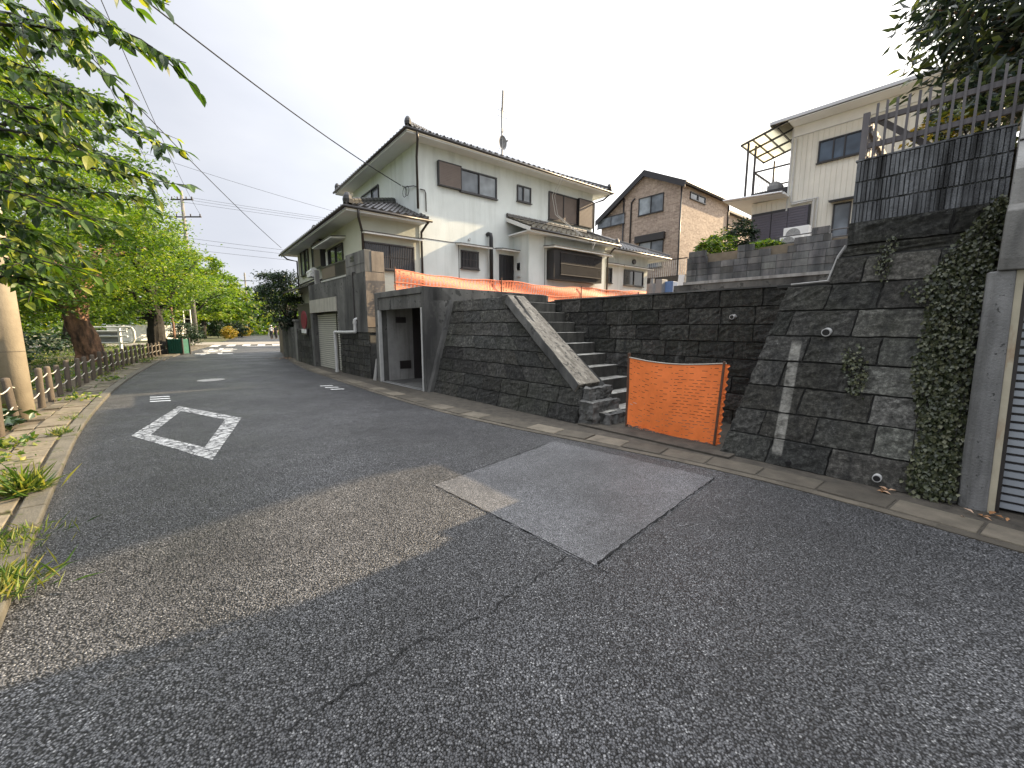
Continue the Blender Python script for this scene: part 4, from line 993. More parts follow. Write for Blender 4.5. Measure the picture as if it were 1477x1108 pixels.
# balcony
mb = MB(); mb.box(-5.15, -3.8, Yc-.05, 17.5, 6.98, 7.16); bal = ch.part('balcony', mb, m_bronze)
mb = MB(); mb.hexa([(-5.95, Yc-.7, 6.86), (-3.7, Yc-.7, 6.72), (-3.7, 17.5, 6.72), (-5.95, 17.5, 6.86), (-5.95, Yc-.7, 6.94), (-3.7, Yc-.7, 6.80), (-3.7, 17.5, 6.80), (-5.95, 17.5, 6.94)]); ch.part('lower_eave', mb, m_soffit)
mb = MB(); mb.tube([(-6.0, Yc-.75, 6.93), (-3.75, Yc-.75, 6.79)], .05, 8); ch.part('gutter', mb, m_alu)
mb = MB()
for p in ((-5.1, Yc-.02), (-5.22, Yc-.5), (-5.1, 17.4)): mb.box(p[0]-.035, p[0]+.035, p[1]-.035, p[1]+.035, 6.95, 9.1)
mb.box(-5.1, -3.8, Yc-.03, Yc+.02, 8.0, 8.06); mb.box(-5.12, -5.07, Yc, 17.4, 8.0, 8.06); mb.box(-5.1, -3.8, 17.38, 17.42, 8.0, 8.06)
y = Yc+.1
while y < 17.4: mb.box(-5.105, -5.085, y, y+.02, 7.16, 8.0); y += .2
ch.part('balcony_rail', mb, m_lattice, bal)
mb = MB(); P = lambda x, y, dz: (x, y, 9.07+(x+5.5)*.24+dz)
mb.hexa([P(-5.5, Yc-.6, .03), P(-3.8, Yc-.6, .03), P(-3.8, 17.2, .03), P(-5.5, 17.2, .03), P(-5.5, Yc-.6, .045), P(-3.8, Yc-.6, .045), P(-3.8, 17.2, .045), P(-5.5, 17.2, .045)]); 
m_pc = leafmat('polycarbonate_sheet', [(.88, .86, .76), (.88, .86, .76)], (1, .98, .92), .92); can = ch.part('balcony_canopy', mb, m_pc, tint=[(1, 1, 1, 1)]*8)
mb = MB()
for k in range(5):
    x = -5.5+k*.42; mb.hexa([P(x, Yc-.6, -.03), P(x+.04, Yc-.6, -.03), P(x+.04, 17.2, -.03), P(x, 17.2, -.03), P(x, Yc-.6, .025), P(x+.04, Yc-.6, .025), P(x+.04, 17.2, .025), P(x, 17.2, .025)])
for k in range(4):
    y = Yc-.6+k*.9; mb.hexa([P(-5.5, y, -.05), P(-3.8, y, -.05), P(-3.8, y+.05, -.05), P(-5.5, y+.05, -.05), P(-5.5, y, .0245), P(-3.8, y, .0245), P(-3.8, y+.05, .0245), P(-5.5, y+.05, .0245)])
ch.part('canopy_frame', mb, m_bronze, can)
mb = MB(); mb.box(-3.80, -3.752, Yc+.3, 17, 7.2, 9.0); ch.part('balcony_door', mb, m_glass_d)
solo('folded_blanket', MB().tube([(-4.35, Yc+.35, 7.17), (-4.35, Yc+.35, 7.35), (-4.33, Yc+.35, 7.5), (-4.3, Yc+.35, 7.56)], [.28, .3, .22, .05], 10), m_grey, 'grey rounded bundle on the balcony of the cream house', 'bundle', FL, (-4.35, Yc+.35, 7.17))

# block wall with its stepped top, below the cream house
bw = Thing('block_wall', 'grey concrete block wall with a stepped top below the cream house', 'block wall', FL, (-2.8, 9.05, 2))
Z0 = 3.02
def row(z, segs): return [(z, z+.2, a, b, a, b) for a, b in segs]
rows = [r for k in range(3) for r in row(Z0+k*.2, [(-4.9, -.2)])]+row(Z0+.6, [(-4.9, -4.25), (-3.3, -2.4), (-1.95, -.2)])+row(Z0+.8, [(-4.85, -4.3), (-3.3, -2.85), (-1.8, -.95)])+row(Z0+1.0, [(-1.4, -1.0)])
wall_part(bw, 'block_course', block_wall(lambda s, d, h: (s, 9.0-d, h), rows, rw, (.39, .395), .012, .008, lambda *a: rw.uniform(.6, 1.35), amp=.001), m_blockwall)
mb = MB()
for (z, z2, a, b, _, _2) in rows: mb.box(a+.004, b-.004, 8.998, 9.12, z, z2-.003)
bw.part('core', mb, m_blockwall, tint=[(.8, .8, .8, 1)]*len(mb.v))
mb = MB(); mb.box(-4.95, .2, 8.9, 9.14, 2.93, 3.018); bw.part('base_ledge', mb, m_conc_pale)
mb = MB(); mb.box(-5.3, .5, 8.93, 9.14, 1.9, 2.929); bw.part('base_wall', mb, m_conc_dark)
fr = Thing('low_railing', 'thin double bar railing behind the stepped block wall', 'railing', FL, (-1.6, 9.6, 3.9))
mb = MB(); 
for z in (4.02, 4.22): mb.tube([(-2.5, 9.7, z), (-.3, 9.7, z)], .018, 6)
for s in (-2.5, -1.4, -.3): mb.tube([(s, 9.7, 3.9), (s, 9.7, 4.24)], .018, 6)
fr.part('bars', mb, m_lattice)
# air conditioners
def aircon(p, w, h, label):
    t = Thing('air_conditioner', label, 'air conditioner', FL, (p.x, p.y, p.z), 'air conditioner units outside the cream house')
    x0, x1, y0, y1, z0 = p.x-w/2, p.x+w/2, p.y, p.y+.28, p.z
    mb = MB(); mb.box(x0, x1, y0, y1, z0+.05, z0+h); mb.box(x0+.08, x0+.16, y0+.02, y1-.02, z0, z0+.05); mb.box(x1-.16, x1-.08, y0+.02, y1-.02, z0, z0+.05); b = t.part('casing', mb, m_white, bevel=.01)
    mb = MB(); c = Vector((x0+w*.4, y0-.006, z0+.05+(h-.05)/2)); r = h*.38
    for k in range(7): mb.tube([c+Vector((r*(k+1)/7*math.cos(t_), 0, r*(k+1)/7*math.sin(t_))) for t_ in np.linspace(0, 2*math.pi, 25)], .004, 4, cap=False)
    for k in range(8): mb.tube([c, c+Vector((r*math.cos(k*.785), 0, r*math.sin(k*.785)))], .004, 4)
    t.part('fan_grille', mb, m_pvc)
    mb = MB(); mb.disc(c+Vector((0, .004, 0)), r, 24, (0, 1, 0), .004); t.part('fan_opening', mb, m_grey)
q = on(FL, 1146, 352, Y=11.5); aircon(Vector((q.x, 11.5, q.z)), .72, .56, 'white air conditioner unit raised on a stand before the mauve shutters')
mb = MB(); mb.box(q.x-.34, q.x+.34, 11.52, 11.76, 3.9, q.z); solo('unit_stand', mb, m_grey, 'grey stand under the upper air conditioner unit', 'stand', FL, (q.x, 11.5, 3.9))
q = on(FL, 1138, 366, Y=10.6); aircon(Vector((q.x, 10.6, 3.9)), .6, .5, 'lower white air conditioner unit half hidden by the block wall')

# ------------------------------------------------------------------ garage frame at the right edge
gr = Thing('garage_front', 'grey concrete garage front with a steel roller shutter beside the ivy', 'garage', FL, (2.6, 0, 0))
mb = MB(); Pb = [(1.965, .03), (1.975, -.035), (2.02, -.065), (2.135, -.065), (2.135, .6), (1.965, .6)]; Pt = [(1.935, .03), (1.945, -.035), (1.985, -.065), (2.085, -.065), (2.085, .6), (1.935, .6)]
mb.add([(x, y, 0) for x, y in Pb]+[(x, y, 1.93) for x, y in Pt], [(5, 4, 3, 2, 1, 0), (6, 7, 8, 9, 10, 11)]+[(i, (i+1) % 6, 6+(i+1) % 6, 6+i) for i in range(6)]); gr.part('pillar', mb, m_conc_mid, bevel=.012)
mb = MB(); mb.prism([(-.09, 1.931), (.45, 1.931), (.45, 2.44), (.05, 2.44), (-.03, 2.38), (-.09, 2.02)], 0, 1.99, 9); gr.part('beam', mb, m_conc, bevel=.01)
mb = MB(); mb.prism([(.06, 2.441), (.06, 2.70), (.6, 3.6), (1.2, 3.6), (1.2, 2.441)], 0, 2.0, 9); gr.part('sloped_wall', mb, m_conc_pale)
mb = MB()
for z, y in ((2.95, .205), (3.28, .40)): mb.tube([(2.0, y, z), (9, y, z+.35)], .012, 5)
gr.part('wall_joint', mb, m_gut)
mb = MB(); mb.hexa([(2.136, -.05, 0), (2.175, -.05, 0), (2.175, .16, 0), (2.136, .16, 0), (2.086, -.05, 1.93), (2.125, -.05, 1.93), (2.125, .16, 1.93), (2.086, .16, 1.93)]); tr_ = gr.part('shutter_rail', mb, M('rail_rusty_yellow', (.42, .38, .28), .7, .2, 4, .15, 30, (.25, .12, .05), .66, (9, 9, 3)))
mb = MB(); mb.hexa([(2.176, .0, 0), (2.2, .0, 0), (2.2, .16, 0), (2.176, .16, 0), (2.126, .0, 1.93), (2.15, .0, 1.93), (2.15, .16, 1.93), (2.126, .16, 1.93)]); gr.part('rail_channel', mb, m_gut, tr_)
mb = MB(); shutter(mb, 2.14, 5.0, .08, .02, 1.93, .066); gr.part('roller_shutter', mb, [m_shut_b, m_gut])
mb = MB(); mb.box(5.001, 9, .02, .5, 0, 1.93); gr.part('side_wall', mb, m_conc)
# ------------------------------------------------------------------ orange nets
def net(mp, w, h, nr, nc, openf, disp, seed, strap=.8):
    r = random.Random(seed); mb = MB(); V = []
    hs = []
    for k in range(nr): hs += [k/nr, (k+strap)/nr]
    for v in hs:
        for i in range(nc+1):
            u = i/nc; dx, dy, dz = disp(u, v); V.append(mp(u*w+dx, dy, v*h+dz))
    n = nc+1; fs = []
    for j in range(len(hs)-1):
        gap = j % 2 == 1
        for i in range(nc):
            if gap and openf(i, j//2, r): continue
            fs.append((j*n+i, j*n+i+1, (j+1)*n+i+1, (j+1)*n+i))
    mb.add(V, fs); return mb
gt = Thing('barrier_gate', 'bright orange slit mesh barrier tied between two poles across the foot of the stone steps', 'barrier', FL, (-.75, .2, 0))
GX0, GW, GH = -1.41, 1.36, .98
def gd(u, v):
    return (.035*(v-.5)*(u-.2)+.008*math.sin(v*23)*(u > .96)*2 - .02*(1-v)*u, -.03*math.sin(u*math.pi)*math.sin(v*2.6)+.005*math.sin(u*17+v*7)*v+.0035*math.sin(u*31-v*9)+.01*math.sin(u*6+v*2.5), -.05*math.sin(u*math.pi)*(v > .02)+.012*math.sin(u*9+2)*(v > .3)*(v < .97)-.02*(1-u)*0+.012*math.sin(u*57)*(v < .03)-.03*u*(1-v))
gt.part('mesh_panel', net(lambda x, y, z: (GX0+x, .2+y, .06+z), GW, GH+.02, 25, 84, lambda i, k, r: (i+(k*3)%2*3) % 6 < 4 and ((i//6)*7+k*5) % 11 < (9 if i > 44 and 3 < k < 20 else 4), gd, 3, .86), m_orange, fixn=False)
mb = MB(); mb.tube([(GX0+GW*u, .2+gd(u, 1)[1]-.004, .085+GH+gd(u, 1)[2]) for u in np.linspace(0, 1, 16)], .008, 6); gt.part('top_cord', mb, m_rope)
mb = MB(); mb.tube([(GX0+.0, .215, -.0), (GX0-.0, .215, 1.10)], .022, 10); mb.tube([(GX0, .215, 1.10), (GX0, .215, 1.125)], .026, 10); gt.part('pole', mb, m_rusty)
mb = MB(); mb.tube([(GX0+GW-.06, .15, 0), (GX0+GW-.005, .15, 1.09)], .016, 8); gt.part('pole', mb, m_rusty)
mb = MB(); r = random.Random(4)
for k in range(40):
    u = r.random(); x = GX0+GW*u; z = .085+gd(u, 0)[2]; L = r.uniform(.02, .07)
    mb.tube([(x, .195, z+.01), (x+r.uniform(-.03, .03), .19, z-L*.5), (x+r.uniform(-.05, .05), .188, z-L)], .0018, 4)
V = []; n = 60
for i in range(n+1):
    z = .05+i/n*1.0; w = .035+.014*math.sin(i*1.3)+r.uniform(-.006, .006); x = GX0+GW-.055+(z)*.055
    V += [(x, .19, z), (x+w, .185+r.uniform(-.01, .01), z)]
mb.add(V, [(2*i, 2*i+1, 2*i+3, 2*i+2) for i in range(n)])
gt.part('frayed_edge', mb, m_orange, fixn=False)
ln = Thing('barrier_net', 'long faded orange safety net strung in front of the white house along the bare plot', 'safety net', FL, (-9.5, 7, 2))
LL = 14.5
def ld(u, v):
    k = (u*LL/4.45) % 1; return (0, .03*math.sin(v*9+u*14), -.07*math.sin(math.pi*k)*v+.015*math.sin(u*60)*v + .05*math.sin(u*9+1)*(.5-abs(v-.5)) + .32*max(0, u-.45))
ln.part('mesh_panel', net(lambda x, y, z: (-9.5+y, .5+x, 2.15+z), LL, 1.02, 22, 230, lambda i, k, r: i % 2 == 0 and r.random() < .85, ld, 5, .5), m_orange2, fixn=False)
for v in (.35, .62, .99):
    mb = MB(); mb.tube([(-9.5+ld(u, v)[1], .5+u*LL, 2.15+v*1.02+ld(u, v)[2]) for u in np.linspace(0, 1, 70)], .012, 5); ln.part('cord', mb, m_orange2)
for y in (.5, 4.55, 9.0, 13.45): mb = MB(); mb.tube([(-9.46, y, 1.95), (-9.46, y, 3.24)], .02, 8); ln.part('pole', mb, m_rusty)
# things on the bare plot
q = on(FL, 806, 426, Y=6); solo('stone_block', MB().hexa([(q.x-.2, 5.8, 2), (q.x+.2, 5.8, 2), (q.x+.2, 6.1, 2), (q.x-.2, 6.1, 2), (q.x-.19, 5.81, 2.42), (q.x+.19, 5.81, 2.41), (q.x+.18, 6.08, 2.42), (q.x-.19, 6.08, 2.4)]), m_lattice, 'small dark square block standing on the plot edge before the orange net', 'block', FL, (q.x, 6, 2), bevel=.015)
def px_box(name, x0, x1, y0, y1, Y, mat, label, cat, dep=.3, lean=0):
    a, b = on(FL, x0, y1, Y=Y), on(FL, x1, y0, Y=Y); z0 = 2.0
    mb = MB().hexa([(a.x, Y, z0), (b.x, Y, z0), (b.x, Y+dep, z0), (a.x, Y+dep, z0), (a.x, Y+lean, b.z), (b.x, Y+lean, b.z-.02), (b.x, Y+dep+lean, b.z-.02), (a.x, Y+dep+lean, b.z)])
    return solo(name, mb, mat, label, cat, FL, ((a.x+b.x)/2, Y, z0), bevel=.01)
px_box('white_board', 973, 983, 395, 420, 10.5, m_trim, 'white board leaning at the back of the plot under the brick house', 'board', .04, .25)
px_box('storage_box', 945, 955, 402, 420, 12.5, m_grey, 'grey storage box at the back of the plot behind the orange net', 'storage box', .5)
px_box('blue_sheet', 955, 971, 405, 420, 12.8, m_bluetarp, 'pale blue sheet covering a low heap behind the white board', 'tarpaulin', .5)
q = on(FL, 941, 402, Y=13.5); mb = MB(); mb.tube([(q.x, 13.5, 2), (q.x, 13.5, q.z-.25)], .25, 12); mb.tube([(q.x, 13.5, q.z-.25), (q.x, 13.5, q.z)], [.1, .09], 10); solo('gas_cylinder', mb, m_grey, 'squat grey cylinder beside the grey storage box', 'cylinder', FL, (q.x, 13.5, 2))

# ------------------------------------------------------------------ slat fence on the right wall
sf = Thing('slat_fence', 'weathered upright slat fence on top of the ribbed wall at the right', 'fence', FL, (1.6, .86, 3.25))
r = random.Random(9); s = 1.0
mb = MB()
while s < 2.75:
    t = .006*r.uniform(-1, 1); mb.hexa([(s, .845, 3.253), (s+.02, .845, 3.253), (s+.02, .865, 3.253), (s, .865, 3.253), (s+t, .845, 3.80+r.uniform(-.01, .01)), (s+.02+t, .845, 3.80), (s+.02+t, .865, 3.80), (s+t, .865, 3.80)]); s += .078
sf.part('slats', mb, m_slat)
for z in (3.38, 3.63): mb = MB(); mb.box(.96, 2.78, .866, .90, z, z+.05); sf.part('rail', mb, m_slat)
mb = MB(); mb.box(.90, .955, .83, .87, 3.253, 3.73); sf.part('end_board', mb, m_slat)
mb = MB()
for k in range(7): mb.box(.92, .94, 1.0+k*.14, 1.1+k*.14, 3.1, 3.72)
mb.box(.941, .965, .93, 2.0, 3.55, 3.62); mb.box(.941, .965, .93, 2.0, 3.25, 3.32); sf.part('return_boards', mb, m_slat)
mb = MB(); mb.hexa([(.98, .93, 3.66), (1.06, .93, 3.66), (1.5, .95, 3.253), (1.42, .95, 3.253), (.98, .955, 3.66), (1.06, .955, 3.66), (1.5, .975, 3.253), (1.42, .975, 3.253)]); sf.part('brace', mb, m_slat)

# ------------------------------------------------------------------ kerbside posts and ropes
PL = off(LE, .80); acc = resample(PL, .02); tops = []
start = next(i for i, p in enumerate(acc) if p.y > 3.55)
first = None
def post_mesh(seed):
    mb = MB(); mb.tube([(0, 0, -.1), (0, 0, .02), (0, 0, .70), (0, 0, .735), (0, 0, .745)], [.05, .05, .048, .043, .02], 14); return mb
pm = []
for k in range(5):
    mb = post_mesh(k); me = mesh('wooden_post', mb.v, mb.f, None, [m_wood], True); pm.append(me)
names = 'first second third fourth fifth sixth seventh eighth ninth tenth eleventh twelfth thirteenth fourteenth fifteenth sixteenth seventeenth eighteenth nineteenth twentieth'.split()
i = start; k = 0; rp = random.Random(21)
while i < len(acc) and acc[i].y < 25:
    p = acc[i]; o = bpy.data.objects.new('wooden_post', pm[k % 5]); C.objects.link(o); o.location = (p.x, p.y, 0)
    o.rotation_euler = (R(rp.uniform(-2.5, 2.5)), R(rp.uniform(-2.5, 2.5)), rp.uniform(0, 6))
    o.scale = (1, 1, rp.uniform(.93, 1.04))
    tag(o, f'round brown kerbside post, {names[k] if k < 20 else "one of the farthest"} in the roped row counted from the viewer', 'post', 'round brown posts along the left kerb')
    tops.append(p); i += 45+rp.choice((-4, 0, 3)); k += 1
for z, nm, lb in ((.60, 'rope', 'upper grey rope threaded through the row of brown posts'), (.30, 'rope', 'lower grey rope threaded through the row of brown posts')):
    pts = []
    for a, b in zip(tops, tops[1:]):
        for t in (0, .25, .5, .75):
            q = a+(b-a)*t; pts.append((q.x, q.y, z-.05*math.sin(math.pi*t)))
    mb = MB(); mb.tube(pts, .009, 5); solo(nm, mb, m_rope, lb, 'rope', WO, (tops[0].x, tops[0].y, 0))
solo('wooden_post', MB().tube([(-8.5, 6.75, 0), (-8.5, 6.75, .72), (-8.5, 6.75, .75)], [.07, .07, .05], 12), m_polec, 'short pale stump post behind the roped row, right of the utility pole', 'post', WO, (-8.5, 6.75, 0))

# ------------------------------------------------------------------ utility poles and wires
PN = Vector((-7.9, 6.42, 0))
up = Thing('utility_pole', 'thick beige concrete utility pole at the left edge, half under cherry leaves', 'utility pole', WO, PN)
mb = MB(); mb.tube([PN, PN+Vector((0, 0, 3)), PN+Vector((0, 0, 10.5))], [.185, .175, .12], 24); up.part('shaft', mb, m_polec, smooth=True)
mb = MB(); mb.tube([PN+Vector((0, 0, 1.12)), PN+Vector((0, 0, 1.125))], .186, 24); up.part('band', mb, m_gut)
mb = MB(); mb.box(PN.x-.12, PN.x+.12, PN.y-.215, PN.y-.175, 1.3, 1.65); up.part('plate', mb, m_white, bevel=.04)
mb = MB(); mb.box(PN.x-.9, PN.x+.9, PN.y-.05, PN.y+.05, 9.6, 9.7); up.part('crossarm', mb, m_alu)
P2 = Vector((-29.9, 39.0, 0))
u2 = Thing('utility_pole', 'tall grey utility pole with a crossarm rising above the trees before the crossing', 'utility pole', WO, P2)
mb = MB(); mb.tube([P2, P2+Vector((0, 0, 13.7))], [.19, .12], 16); u2.part('shaft', mb, m_conc, smooth=True)
for z, l in ((12.9, 1.0), (11.4, 1.6)):
    mb = MB(); mb.box(P2.x-l, P2.x+l, P2.y-.06, P2.y+.06, z, z+.1)
    for s in (-l+.1, -l*.4, l*.4, l-.1): mb.tube([(P2.x+s, P2.y, z+.1), (P2.x+s, P2.y, z+.3)], .05, 6)
    u2.part('crossarm', mb, m_gut)
P3 = at(360, 478, 78); P3.z = 0
u3 = Thing('utility_pole', 'slender distant utility pole against the trees left of the far road', 'utility pole', WO, P3)
mb = MB(); mb.tube([P3, P3+Vector((0, 0, 11.5))], [.2, .13], 12); u3.part('shaft', mb, m_conc, smooth=True)
mb = MB(); mb.box(P3.x-1, P3.x+1, P3.y-.06, P3.y+.06, 10, 10.12); u3.part('crossarm', mb, m_conc)
P4 = Vector((14, 58, 0))
def wire(a, b, sag, label, r=.011, grp='overhead wires'):
    a, b = Vector(a), Vector(b); pts = []
    for i in range(25):
        t = i/24; q = a+(b-a)*t; q.z -= sag*4*t*(1-t); pts.append(q)
    mb = MB(); mb.tube(pts, r, 5); solo('overhead_wire', mb, m_wire, label, 'wire', WO, a, grp)
w_ = FH.w
wire(PN+Vector((.1, 0, 8.15)), w_((-.06, 1.25, 6.58)), .25, 'thick wire running from the upper left to the upper white house wall', .016)
wire(PN+Vector((.1, 0, 7.35)), w_((-2.7, 9.2, 5.25)), .2, 'wire slanting down to the far end of the low tiled wing roof', .011)
wire(PN+Vector((.9, 0, 9.7)), P2+Vector((1.5, 0, 11.7)), .6, 'steep wire ending at the right tip of the lower crossarm on the tall pole', .011)
wire(PN+Vector((.3, 0, 9.7)), P2+Vector((-.6, 0, 11.7)), .6, 'steep wire ending near the middle of the crossarm on the tall pole', .011)
for k, (z, dx) in enumerate(((7.0, -.1), (6.7, .0), (6.45, .1))):
    wire(PN+Vector((dx, .1, z)), P2+Vector((dx*2, 0, 7.4-k*.35)), .35, 'one of three close cables running together from the near beige pole', .014)
for k, (z, dx) in enumerate(((13.1, .9), (12.95, .4), (12.8, -.4))):
    wire(P2+Vector((dx, 0, z)), P4+Vector((dx, 0, 11.9)), .5, 'one of three upper wires crossing the sky from the tall pole', .012)
for k, z in enumerate((9.6, 9.2, 8.6)):
    wire(P2+Vector((.1, 0, z)), P4+Vector((0, 0, 8.5-k*.3)), .6, 'one of three lower wires crossing the sky from the tall pole', .013)
wire(at(60, 170, 30), at(640, 345, 42), .5, 'faint single wire crossing the grey sky high above the far trees', .012)
wire(P3+Vector((0, 0, 10.1)), P4+Vector((0, 10, 9.5)), .5, 'lowest wire in the sky, from the distant slender pole to behind the house', .02)
wire(P2+Vector((0, 0, 8.9)), P3+Vector((0, 0, 10.1)), .6, 'wire linking the tall pole and the distant slender pole', .014)

# ------------------------------------------------------------------ trees
def tree(name, label, base, h, rx, nleaf, size, tr, seed, mat=None, bark=None, group=None, lo=.28, ncl=70, flat=.42, cx=0, cy=0, clr=.8, lean=0, ry=None, tp=1.1, gnarl=0):
    g = np.random.default_rng(seed); r = random.Random(seed); base = Vector(base); ry = ry or rx
    t = Thing(name, label, 'tree', WO, base, group); mb = MB()
    hz = h*lo; top = base+Vector((lean, 0, h*.62))
    pts = [base+Vector((0, 0, -.1)), base+Vector((tr*.1, 0, h*.05)), base+Vector((r.uniform(-.1, .1)*h*.2, r.uniform(-.05, .05)*h, h*.22)), base+Vector((lean*.6, 0, h*.4)), top]
    mb.tube(pts, [tr*1.35, tr*1.02, tr*.9, tr*.62, tr*.2], 12)
    cz = (h+hz)/2; a = (h-hz)/2; cl = []
    while len(cl) < ncl:
        q = g.normal(0, 1, 3); q /= np.linalg.norm(q); rad = g.uniform(.35, 1)**.5
        p = np.array([base.x+cx+q[0]*rx*rad, base.y+cy+q[1]*ry*rad, base.z+cz+q[2]*a*rad])
        if p[2] > base.z+hz*.8: cl.append(p)
    cl = np.array(cl)
    for p in cl[::max(1, ncl//16)]:
        s = pts[2+r.randrange(2)]; m_ = (s+Vector(p))*.5+Vector((0, 0, r.uniform(-.2, .5)))
        mb.tube([s, m_, Vector(p)], [tr*.38, tr*.2, tr*.05], 6)
    to = t.part('trunk', mb, bark or m_bark_d, smooth=True)
    if gnarl:
        s_ = to.modifiers.new('sub', 'SUBSURF'); s_.subdivision_type = 'SIMPLE'; s_.levels = s_.render_levels = 3
        x_ = bpy.data.textures.new('burl', 'CLOUDS'); x_.noise_scale = .3; d_ = to.modifiers.new('disp', 'DISPLACE'); d_.texture = x_; d_.strength = gnarl*1.6; d_.mid_level = .45
    per = nleaf//ncl; P = []; B = []
    for p in cl:
        rr = clr*g.uniform(.65, 1.35); k = int(per*g.uniform(.6, 1.4)); d = g.normal(0, .5, (k, 3))*np.array([rr, rr, rr*flat])
        P.append(p+d); B.append(np.full(k, g.uniform(0, 1)))
    P = np.concatenate(P)-np.array(base); B = np.concatenate(B)
    me = leaf_mesh('crown', P, size, mat or m_leaf, .5, .25, tp, seed=seed+1, tintbias=B, flat=.35)
    link('crown', me, t.root); return t
GT = 'trees along the left side of the road'
tree('cherry_tree', 'spreading cherry tree leaning in from the left edge behind the near utility pole', (-15.4, 9.6, 0), 9.8, 4.5, 30000, .14, .4, 31, group=GT, ncl=190, cx=1.0, cy=.8, lo=.17, clr=.72)
tree('cherry_tree', 'cherry tree with a thick red brown sunlit trunk, nearest whole trunk on the left', (-17.5, 17.0, 0), 8.8, 3.9, 24000, .15, .40, 32, bark=m_bark, group=GT, ncl=150, lo=.15, cx=-.9, clr=.8, gnarl=.16)
tree('cherry_tree', 'dark trunked cherry tree behind the white guard railing end', (-19.6, 22.6, 0), 8.8, 3.7, 18000, .18, .36, 33, group=GT, ncl=130, lo=.16, cx=-1.3, clr=.85, gnarl=.12)
tree('broadleaf_tree', 'round tree above the tall grey utility pole base', (-29.5, 34.5, 0), 9.6, 4.0, 13000, .26, .35, 34, group=GT, ncl=110, lo=.22)
tree('broadleaf_tree', 'yellow green tree standing past the crossing, left of the far road', (-37.0, 47, 0), 10, 5.2, 12000, .32, .35, 35, group=GT, ncl=100, lo=.16, tp=.7)
tree('broadleaf_tree', 'second tree past the crossing with a bright crown over the yellow bushes', (-43.5, 58, 0), 10.5, 5.4, 10000, .4, .35, 36, group=GT, ncl=90, lo=.15, tp=.7)
tree('broadleaf_tree', 'distant tree beside the slender far pole', (-52, 73, 0), 11, 6, 8000, .5, .35, 37, group=GT, ncl=80, lo=.12, tp=.8)
tree('broadleaf_tree', 'small far tree where the road meets the sky', (-58, 98, 0), 11, 7, 7000, .6, .35, 38, group=GT, ncl=70, lo=.08)
tree('broadleaf_tree', 'farthest tree closing the end of the road', (-72, 125, 0), 12, 12, 7000, .9, .4, 39, group=GT, ncl=70, lo=.03)
for k, (x, y, h, rx, lb) in enumerate(((-30, 14, 9, 6, 'deep shaded tree far left inside the park behind the leaning cherry'), (-34, 24, 10, 6.5, 'shaded park tree behind the red brown trunk'), (-42, 35, 10, 7, 'shaded park tree behind the white guard railing'), (-52, 48, 11, 8, 'far park tree behind the pale low wall'))):
    tree('park_tree', lb, (x, y, 0), h, rx, 9000, .34+.05*k, .35, 50+k, m_leaf, group='trees inside the park', ncl=90, lo=.14)
GR = 'trees on the right of the far road'
tq = FL.w((-22.3, .6, 0))
tree('garden_tree', 'dark dense evergreen leaning over the garden wall end at the bend', (tq.x, tq.y, 0), 4.6, 1.5, 9000, .12, .12, 61, m_leaf_dk, group=GR, ncl=60, lo=.3, clr=.5, tp=1.4)
tree('garden_tree', 'lower evergreen shrub tree in front of the dark dense one', tuple(FL.w((-20.5, .5, 0))), 3.3, .8, 3000, .1, .08, 62, m_leaf_dk, group=GR, ncl=30, lo=.3, clr=.4)
for k, (x, y, h, rx, lb) in enumerate(((-19.5, 52, 7, 4, 'green tree behind the pale wall beyond the crossing on the right'), (-27.5, 68, 9, 5, 'tree on the right side of the far road behind the two walkers'), (-38, 92, 9.5, 6, 'pale distant tree on the right side of the far road'))):
    tree('roadside_tree', lb, (x, y, 0), h, rx, 7000, .32+.1*k, .3, 70+k, group=GR, ncl=70, lo=.1)
# far woods
g = np.random.default_rng(5); n = 16000
ang = g.uniform(R(100), R(178), n); rad = g.uniform(85, 125, n)
P = np.stack([np.cos(ang)*rad, np.sin(ang)*rad*.9+10, g.uniform(0, 1, n)**1.2*8.5*(1+.25*np.sin(ang*37))], 1)
o = link('far_woods', leaf_mesh('far_woods', P, 1.1, m_leaf, .6, .2, 1.2, seed=8)); tag(o, 'far band of woods closing the park on the left', 'woods', None, 'stuff')

# near cherry branches overhead
def hi_leaves(name, items, mat, seed):
    r = random.Random(seed); V = []; Fc = []; T = []
    prof = [(0, .02), (.14, .55), (.36, 1.0), (.6, .9), (.82, .48), (1.0, .0)]
    for (p, d, L) in items:
        d = Vector(d).normalized(); up_ = Vector((r.gauss(0, .35), r.gauss(0, .35), 1)); w = d.cross(up_).normalized(); n = w.cross(d)
        W = L*r.uniform(.40, .52)*.5; curl = r.uniform(.05, .3); fold = r.uniform(.15, .5); o = len(V); t = r.random(); t = t*t if r.random() < .93 else 1
        tw = r.uniform(-.5, .5)
        for (f, wd) in prof:
            c = Vector(p)+d*(L*f)-n*(L*curl*f*f); a = tw*f; w2 = w*math.cos(a)+n*math.sin(a); n2 = n*math.cos(a)-w*math.sin(a)
            V += [c+w2*W*wd+n2*W*wd*fold, c, c-w2*W*wd+n2*W*wd*fold]; T += [(t, t, t, 1)]*3
        for i in range(5):
            b = o+i*3; Fc += [(b, b+1, b+4, b+3), (b+1, b+2, b+5, b+4)]
    return mesh(name, [tuple(v) for v in V], Fc, None, [mat], False, False, T)
nt_ = Thing('cherry_tree', 'near cherry tree whose leafy branches hang across the top left corner', 'tree', WO, (-6.3, .9, 0), GT)
mb = MB(); tb = Vector((-6.3, .9, 0)); mb.tube([tb, tb+Vector((0, .05, .4)), tb+Vector((.1, .1, 1.8)), tb+Vector((.5, .2, 3.2)), tb+Vector((.9, .3, 5))], [.3, .24, .2, .16, .05], 12)
items = []; r = random.Random(77)
